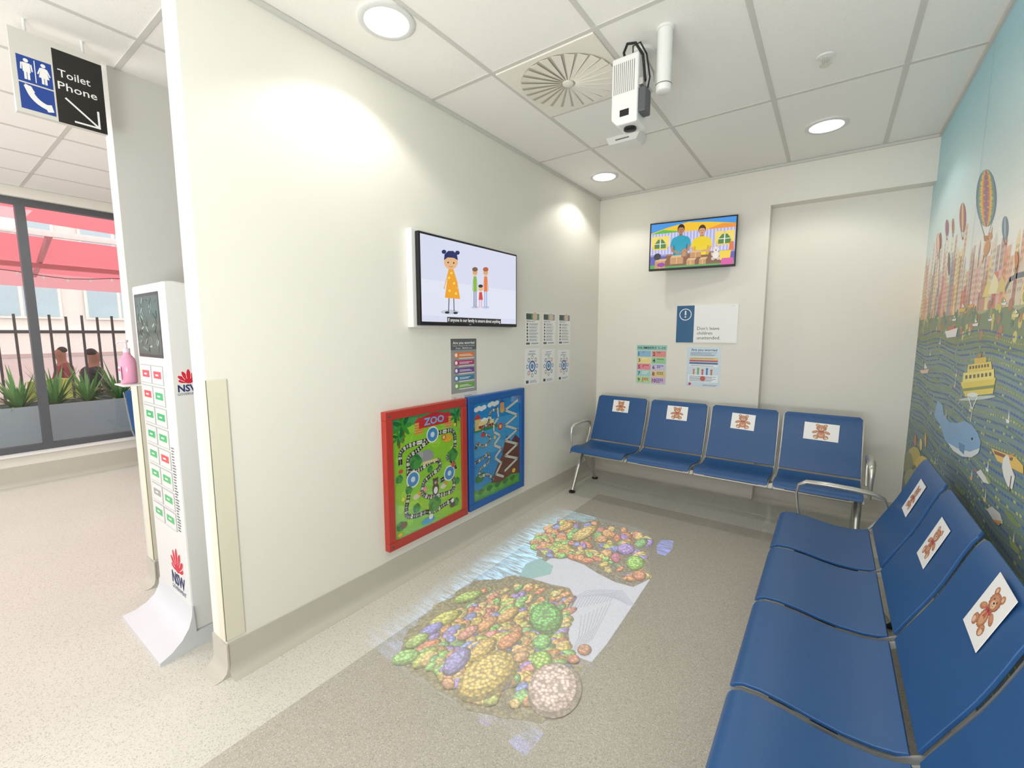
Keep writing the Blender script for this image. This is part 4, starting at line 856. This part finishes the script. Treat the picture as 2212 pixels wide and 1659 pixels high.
for k in range(150):
    x = rr.uniform(1156, 1398); lo = 1126+max(0, x-1290)*.30+max(0, 1210-x)*.6; hi = 1202 + max(0, (x-1225))*.34
    y = rr.uniform(lo, min(hi, 1256)); pl.append((y, x, rr.uniform(7, 17), rr.uniform(5, 10), rr.choice(pal), rr.uniform(-.5, .5)))
for y, x, a_, b_, cl, r in sorted(pl, key=lambda q_: q_[0]): dome(x, y, a_, b_, cl, r)
dome(1262, 1152, 32, 12, c(240, 206, 110), -.5); dome(1352, 1186, 20, 13, c(186, 150, 236)); dome(1372, 1216, 20, 17, c(160, 230, 70)); dome(1330, 1205, 11, 11, c(240, 116, 160)); dome(1300, 1165, 14, 9, c(240, 170, 100)); dome(1380, 1243, 16, 11, c(236, 140, 90)); dome(1222, 1138, 20, 8, c(240, 190, 90), -.4)
pl = []
for k in range(300):
    s = rr.random()**.75; L0 = (1060-s*192, 1258+s*166); R0 = (1234-s*20, 1276+s*170); f = rr.random()
    x = L0[0]*(1-f)+R0[0]*f; y = L0[1]*(1-f)+R0[1]*f
    sz = 6.5+s*10; pl.append((y, x, sz*rr.uniform(1.2, 2.5), sz*rr.uniform(.6, .95), rr.choice(pal), rr.uniform(-.75, -.3)))
for k in range(90):
    x = rr.uniform(930, 1225); lo = 1420; hi = min(1420+(x-900)*.72, 1528, 1690-(x-1080)*1.2); y = rr.uniform(lo, max(lo+5, hi)); pl.append((y, x, rr.uniform(12, 24), rr.uniform(8, 14), rr.choice(pal), rr.uniform(-.8, 0)))
for y, x, a_, b_, cl, r in sorted(pl, key=lambda q_: q_[0]): dome(x, y, a_, b_, cl, r)
dome(960, 1338, 38, 13, c(222, 222, 80), -.45); dome(930, 1362, 30, 11, c(140, 140, 240), -.5); dome(1010, 1290, 34, 10, c(176, 216, 80), -.3); dome(900, 1385, 30, 12, c(170, 210, 90), -.5)
dome(1040, 1405, 40, 16, c(240, 200, 80), -.7); dome(985, 1430, 40, 20, c(156, 146, 226), -.8); dome(1100, 1385, 32, 14, c(240, 150, 80), -.6); dome(1095, 1330, 30, 11, c(244, 190, 90), -.6); dome(1050, 1350, 30, 11, c(246, 170, 90), -.6); dome(1010, 1368, 28, 11, c(236, 150, 130), -.6)
dome(1178, 1335, 37, 35, c(96, 206, 76), 0, 1); dome(1170, 1388, 22, 16, c(130, 224, 106), -.3); dome(1170, 1428, 24, 22, c(170, 226, 60), -.6, 1)
dome(1052, 1460, 78, 42, c(244, 210, 92), -.62, 1); dome(1125, 1420, 20, 12, c(236, 176, 110), -.4)
dome(1195, 1490, 62, 58, c(246, 216, 204), -.95, 1); dome(1262, 1405, 16, 13, c(206, 126, 80)); dome(1238, 1425, 14, 10, c(236, 130, 86)); dome(968, 1478, 15, 13, c(236, 166, 110))
ra.build('reef', 'reef', t, fixn=False)

# ================= OUTSIDE =================
M['pave'] = mat('outdoor_paving', c(212, 211, 206), .8, var=.08, scale=3); M['planter'] = mat('planter_metal', c(146, 156, 164), .5, var=.03)
M['leaf'] = mat('leaf_green', c(98, 148, 80), .5, var=.35, scale=9); M['fence'] = mat('fence_iron', c(76, 68, 68), .6); M['brick'] = mat('pale_brick', c(238, 230, 222), .85, var=.06, scale=12)
M['pane'] = mat('house_glass', c(184, 206, 212), .1); M['wframe'] = mat('pale_render', c(240, 238, 232), .7); M['beam'] = mat('canopy_beam', c(196, 120, 126), .5)
M['lime'] = mat('lime_plastic', c(180, 198, 90), .45); M['soil'] = mat('soil', c(84, 70, 60), .9)
cf, nt, p = nmat('red_canopy_fabric'); p.inputs['Base Color'].default_value = c(240, 158, 168); p.inputs['Roughness'].default_value = .8
trn = nt.nodes.new('ShaderNodeBsdfTranslucent'); trn.inputs['Color'].default_value = c(248, 190, 196); mx = nt.nodes.new('ShaderNodeMixShader'); mx.inputs[0].default_value = .65
nt.links.new(p.outputs[0], mx.inputs[1]); nt.links.new(trn.outputs[0], mx.inputs[2]); nt.links.new(mx.outputs[0], nt.nodes['Material Output'].inputs[0])
struct('patio_ground', MB().box((-26, -12, -.15), (-6.6, 14, -.02)), 'pave')
t = thing('planter_box', 'long grey metal planter box outside the window', 'planter', (-7.15, 1.2, -.02))
mb = MB(); mb.box((-6.93, -2, -.02), (-6.9, 4.5, .72)); mb.box((-7.4, -2, -.02), (-7.37, 4.5, .72)); mb.box((-7.37, -2, -.02), (-6.93, -1.97, .72)); mb.box((-7.37, 4.47, -.02), (-6.93, 4.5, .72)); mb.build('trough', 'planter', t)
MB().box((-7.37, -1.97, .55), (-6.93, 4.47, .66)).build('soil', 'soil', t)
dsc = ['leftmost', 'second', 'third', 'fourth', 'fifth', 'sixth', 'seventh', 'rightmost']
for i in range(8):
    y = -.15+i*.28; mb = MB(); x = -7.15+rr.uniform(-.06, .06)
    for k in range(64):
        an = rr.uniform(0, 6.28); L_ = rr.uniform(.26, .46); w_ = rr.uniform(.010, .018); up = rr.uniform(.45, 1.05); d = Vector((math.cos(an), math.sin(an), 0)); e = Vector((-d.y, d.x, 0))
        pts = [Vector((x, y, .66))+d*L_*(1-up*.5)*s+ZZ*(L_*(up*s*1.3-.75*s*s*(1.2-up))) for s in (0, .33, .66, 1)]
        vs = []
        for s_, q_ in zip((.6, 1, .8, .08), pts): vs += [q_-e*w_*s_, q_+e*w_*s_]
        mb.add(vs, [(0, 1, 3, 2), (2, 3, 5, 4), (4, 5, 7, 6)])
    tag(mb.build('strap_leaf_plant', 'leaf', fixn=False), 'green strap leaved plant in the outdoor planter, %s from the left of eight' % dsc[i], 'plant', 'plants in the outdoor planter')
t = thing('iron_fence', 'dark iron bar fence standing beyond the planter outside', 'fence', (-8.2, 1.5, -.02))
for z in (.35, 1.50): MB().box((-8.22, -3, z), (-8.18, 6.5, z+.04)).build('rail', 'fence', t)
for k in range(62): MB().box((-8.212, -3+k*.153, -.02), (-8.188, -2.976+k*.153, 1.72+.02*(k % 2))).build('bar', 'fence', t)
t = thing('fabric_canopy', 'large red fabric canopy on red beams over the outdoor seating', 'canopy', (-12, 1.5, -.02))
def sheet(p): 
    return MB().add(p+[Vector(v)+ZZ*.01 for v in p], [(0, 1, 2, 3), (7, 6, 5, 4), (0, 4, 5, 1), (1, 5, 6, 2), (2, 6, 7, 3), (3, 7, 4, 0)])
sheet([(-7.9, -6, 4.3), (-7.9, 9, 4.1), (-10.5, 9, 3.1), (-10.5, -6, 3.45)]).build('fabric_panel', cf, t)
sheet([(-11.8, -6, 3.3), (-11.8, 11, 3.15), (-17, 11, 2.95), (-17, -6, 3.2)]).build('fabric_panel', cf, t)
for y0_ in (-3, -.6, 1.6, 3.6, 6): MB().tube([(-10.7, y0_, 3.1), (-17, y0_+.6, 3.0)], .05, 6).build('beam', 'beam', t)
for y0_ in (-1.6, .6, 2.6): MB().tube([(-8.0, y0_, 4.08), (-10.6, y0_+.3, 3.12)], .035, 6).build('beam', 'wframe', t)
MB().box((-10.75, -6, 3.1), (-10.65, 9, 3.2)).build('beam', 'wframe', t); MB().box((-14.05, -6, 2.9), (-13.95, 9, 3.0)).build('beam', 'beam', t)
MB().add([(-17, -6, 3.2), (-17, 11, 2.95), (-17, 11, 2.6), (-17, -6, 2.8)], [(0, 1, 2, 3)]).build('valance', cf, t)
for y0_ in (-1.2, 3.4): MB().tube([(-10.7, y0_, -.02), (-10.7, y0_, 3.1)], .05, 10).build('post', 'fence', t)
t = thing('festoon_lights', 'string of small white bulbs under the red canopy edge', 'string lights', (-13, 1.8, 2.6))
pts = [(-13, -1+.35*k, 2.68+.05*math.cos(k*1.05)) for k in range(22)]
MB().tube(pts, .008, 5).build('wire', 'fence', t)
for q_ in pts[1:-1]: MB().lathe((q_[0], q_[1], q_[2]-.07), [(.012, 0), (.028, .02), (.022, .045), (.01, .065)], 10).build('bulb', 'white', t, smooth=True)
t = thing('building', 'pale brick building with rows of windows behind the canopy', 'building', (-22, 4, 0))
MB().box((-24, -10, -.02), (-22, 20, 8)).build('wall', 'brick', t); MB().box((-22, -10, 1.55), (-21.9, 20, 1.75)).build('ledge', 'wframe', t); MB().box((-22, -10, 3.9), (-21.9, 20, 4.2)).build('ledge', 'wframe', t)
for z in (2.0, 4.6):
    for k in range(9):
        y = -6+k*2.5; f_ = MB().box((-21.97, y, z), (-21.9, y+1.9, z+1.5)).build('window_frame', 'wframe', t)
        for q_ in range(2): MB().box((-21.9, y+.08+q_*.92, z+.08), (-21.88, y+.9+q_*.92, z+1.42)).build('pane', 'pane', f_)
t = thing('garden_wall', 'low pale rendered wall beyond the fence', 'wall', (-15, 3, -.02)); MB().box((-15.2, -6, -.02), (-15, 12, .95)).build('wall', 'wframe', t); MB().box((-15.25, -6, .95), (-14.95, 12, 1.02)).build('coping', 'pave', t)
MB_ = MB().box((-17.3, 4.6, -.02), (-16.9, 5.3, 4.0)); tag(MB_.build('concrete_pillar', 'pave', bevel=.02), 'pale concrete pillar outside behind the canopy', 'pillar')

def skin_obj(name, verts, edges, m, parent, sub=2):
    me = bpy.data.meshes.new(name); bm = bmesh.new(); sl = bm.verts.layers.skin.verify(); vs = [bm.verts.new(v[0]) for v in verts]
    for a_, b_ in edges: bm.edges.new((vs[a_], vs[b_]))
    for i, v in enumerate(vs): v[sl].radius = (verts[i][1], verts[i][1]); v[sl].use_root = (i == 0)
    bm.to_mesh(me); bm.free(); me.materials.append(M[m]); o = bpy.data.objects.new(name, me); C.objects.link(o); o.parent = parent
    o.modifiers.new('s', 'SKIN').use_smooth_shade = True; s = o.modifiers.new('ss', 'SUBSURF'); s.levels = sub; s.render_levels = sub
    return o
def patio_chair(loc, rotz, label):
    t = thing('patio_chair', label, 'chair', loc, rotz, 'lime patio chairs', local=True)
    MB().box((-.22, -.2, .41), (.22, .24, .43)).build('seat', 'lime', t, bevel=.008)
    MB().add([(-.2, -.22, .5), (.2, -.22, .5), (.22, -.3, .86), (-.22, -.3, .86), (-.2, -.24, .5), (.2, -.24, .5), (.22, -.32, .86), (-.22, -.32, .86)], [(0, 1, 2, 3), (7, 6, 5, 4), (0, 4, 5, 1), (1, 5, 6, 2), (2, 6, 7, 3), (3, 7, 4, 0)]).build('backrest', 'lime', t, bevel=.008)
    for sx in (-1, 1):
        MB().tube([(sx*.2, -.19, .42), (sx*.2, -.235, .52)], .012, 8).build('back_post', 'lime', t)
        for sy in (-.17, .21): MB().tube([(sx*.19, sy, .42), (sx*.22, sy*1.15, 0)], [.017, .012], 8).build('leg', 'lime', t)
M['skin'] = mat('skin_tone', c(150, 104, 82), .6); M['hair'] = mat('dark_hair', c(36, 28, 26), .6); M['shirt1'] = mat('red_shirt', c(130, 56, 58), .8); M['shirt2'] = mat('black_jumper', c(42, 42, 50), .8); M['jean'] = mat('dark_trousers', c(40, 44, 58), .8); M['shoe'] = mat('dark_shoes', c(30, 30, 30), .5)
def person(loc, rotz, shirt, label, lean=0):
    t = thing('person', label, 'person', loc, rotz, None, local=True)
    L_ = lean
    v = [((0, 0, .54), .12), ((0, .0, .68), .115), ((0, L_*.6, .86), .12), ((0, L_, .97), .075), ((0, L_+.01, 1.03), .05), ((0, L_+.03, 1.11), .075), ((0, L_+.025, 1.2), .082), ((0, L_+.02, 1.255), .05)]
    e = [(0, 1), (1, 2), (2, 3), (3, 4), (4, 5), (5, 6), (6, 7)]
    v.append(((0, L_+.105, 1.14), .014)); e.append((5, 8))
    for sx in (-1, 1):
        b = len(v)
        v += [((sx*.18, L_*.8, .93), .05), ((sx*.24, .06+L_*.5, .70), .038), ((sx*.13, .30, .64), .024), ((sx*.11, .35, .635), .026)]
        e += [(3, b), (b, b+1), (b+1, b+2), (b+2, b+3)]
        for k, (dx, dl) in enumerate(((-.024, .055), (-.008, .07), (.008, .068), (.022, .05))):
            v.append(((sx*.11+dx, .35+dl*.6, .625), .008)); v.append(((sx*.11+dx*1.1, .35+dl, .605), .007)); e += [(b+3, len(v)-2), (len(v)-2, len(v)-1)]
        v.append(((sx*.11-sx*.035, .345, .64), .009)); e.append((b+3, len(v)-1))
        b = len(v); v += [((sx*.09, .05, .53), .085), ((sx*.12, .42, .52), .06), ((sx*.12, .44, .3), .05), ((sx*.12, .44, .09), .035), ((sx*.12, .55, .035), .03)]
        e += [(0, b), (b, b+1), (b+1, b+2), (b+2, b+3), (b+3, b+4)]
    skin_obj('body', v, e, 'skin', t)
    sv = [((0, 0, .56), .12), ((0, .0, .70), .13), ((0, L_*.6, .86), .135), ((0, L_, .965), .085)]; se = [(0, 1), (1, 2), (2, 3)]
    for sx in (-1, 1):
        b = len(sv); sv += [((sx*.18, L_*.8, .93), .063), ((sx*.24, .06+L_*.5, .70), .050), ((sx*.15, .26, .645), .036)]; se += [(3, b), (b, b+1), (b+1, b+2)]
    skin_obj('shirt', sv, se, shirt, t)
    tv = [((0, 0, .55), .125)]; te = []
    for sx in (-1, 1):
        b = len(tv); tv += [((sx*.09, .05, .53), .095), ((sx*.12, .42, .52), .072), ((sx*.12, .44, .3), .06), ((sx*.12, .44, .1), .05)]; te += [(0, b), (b, b+1), (b+1, b+2), (b+2, b+3)]
    skin_obj('trousers', tv, te, 'jean', t)
    skin_obj('hair', [((0, L_-.01, 1.17), .075), ((0, L_+.0, 1.235), .085), ((0, L_+.05, 1.27), .045)], [(0, 1), (1, 2)], 'hair', t)
    for sx in (-1, 1):
        skin_obj('shoe', [((sx*.12, .42, .04), .04), ((sx*.12, .52, .035), .04), ((sx*.12, .6, .03), .03)], [(0, 1), (1, 2)], 'shoe', t, 1)
p1 = hit(140, 780, 0, -10.9); p2 = hit(190, 790, 0, -9.3)
G0 = -.02
patio_chair((-10.9, p1.y, G0), math.radians(190), 'lime green patio chair under the person in the red top'); person((-10.9, p1.y, G0), math.radians(190), 'shirt1', 'seated person in a dark red top on the patio, left of the two', .02)
patio_chair((-9.3, p2.y, G0), math.radians(20), 'lime green patio chair under the person in black'); person((-9.3, p2.y, G0), math.radians(20), 'shirt2', 'seated person in a black jumper on the patio, right of the two', .06)
patio_chair((-9.3, hit(60, 840, 0, -9.3).y, G0), math.radians(120), 'empty lime green patio chair at the left of the outdoor seating')

# ================= LIGHT =================
wd = bpy.data.worlds.new('World'); SC.world = wd; wd.use_nodes = True; bg = wd.node_tree.nodes['Background']; bg.inputs[0].default_value = (.99, .99, 1, 1); bg.inputs[1].default_value = 1.8
def area(name, loc, rot, sx, sy, e, col=(1, .97, .92)):
    ld = bpy.data.lights.new(name, 'AREA'); ld.shape = 'RECTANGLE'; ld.size = sx; ld.size_y = sy; ld.energy = e; ld.color = col
    o = bpy.data.objects.new(name, ld); C.objects.link(o); o.location = loc; o.rotation_euler = rot; return o
area('overhead_fill', (-4.8, .4, ZC-.02), (0, 0, 0), 1.6, 1.2, 34, (1, .99, .96)); area('overhead_fill', (-.7, -.8, ZC-.02), (0, 0, 0), 1.2, .6, 12)  # unseen area lights added as overhead fill for corridor and room
# added fill uplights, unseen behind the camera, to brighten the ceiling
area('uplight_fill', (-.3, -1.1, .9), (math.radians(146), 0, 0), 1.4, .5, 58, (1, .985, .96))
area('uplight_fill', (-4.6, -1.1, .9), (math.radians(150), 0, 0), 2.2, .5, 18, (1, .985, .96))
cam = bpy.data.cameras.new('Camera'); co = bpy.data.objects.new('Camera', cam); C.objects.link(co); co.location = CAM; co.rotation_euler = (math.pi/2-PITCH, 0, YAW)
cam.sensor_width = 36; cam.lens = FPX/2212*36; cam.clip_start = .02; cam.clip_end = 200; SC.camera = co
SC.view_settings.view_transform = 'Standard'
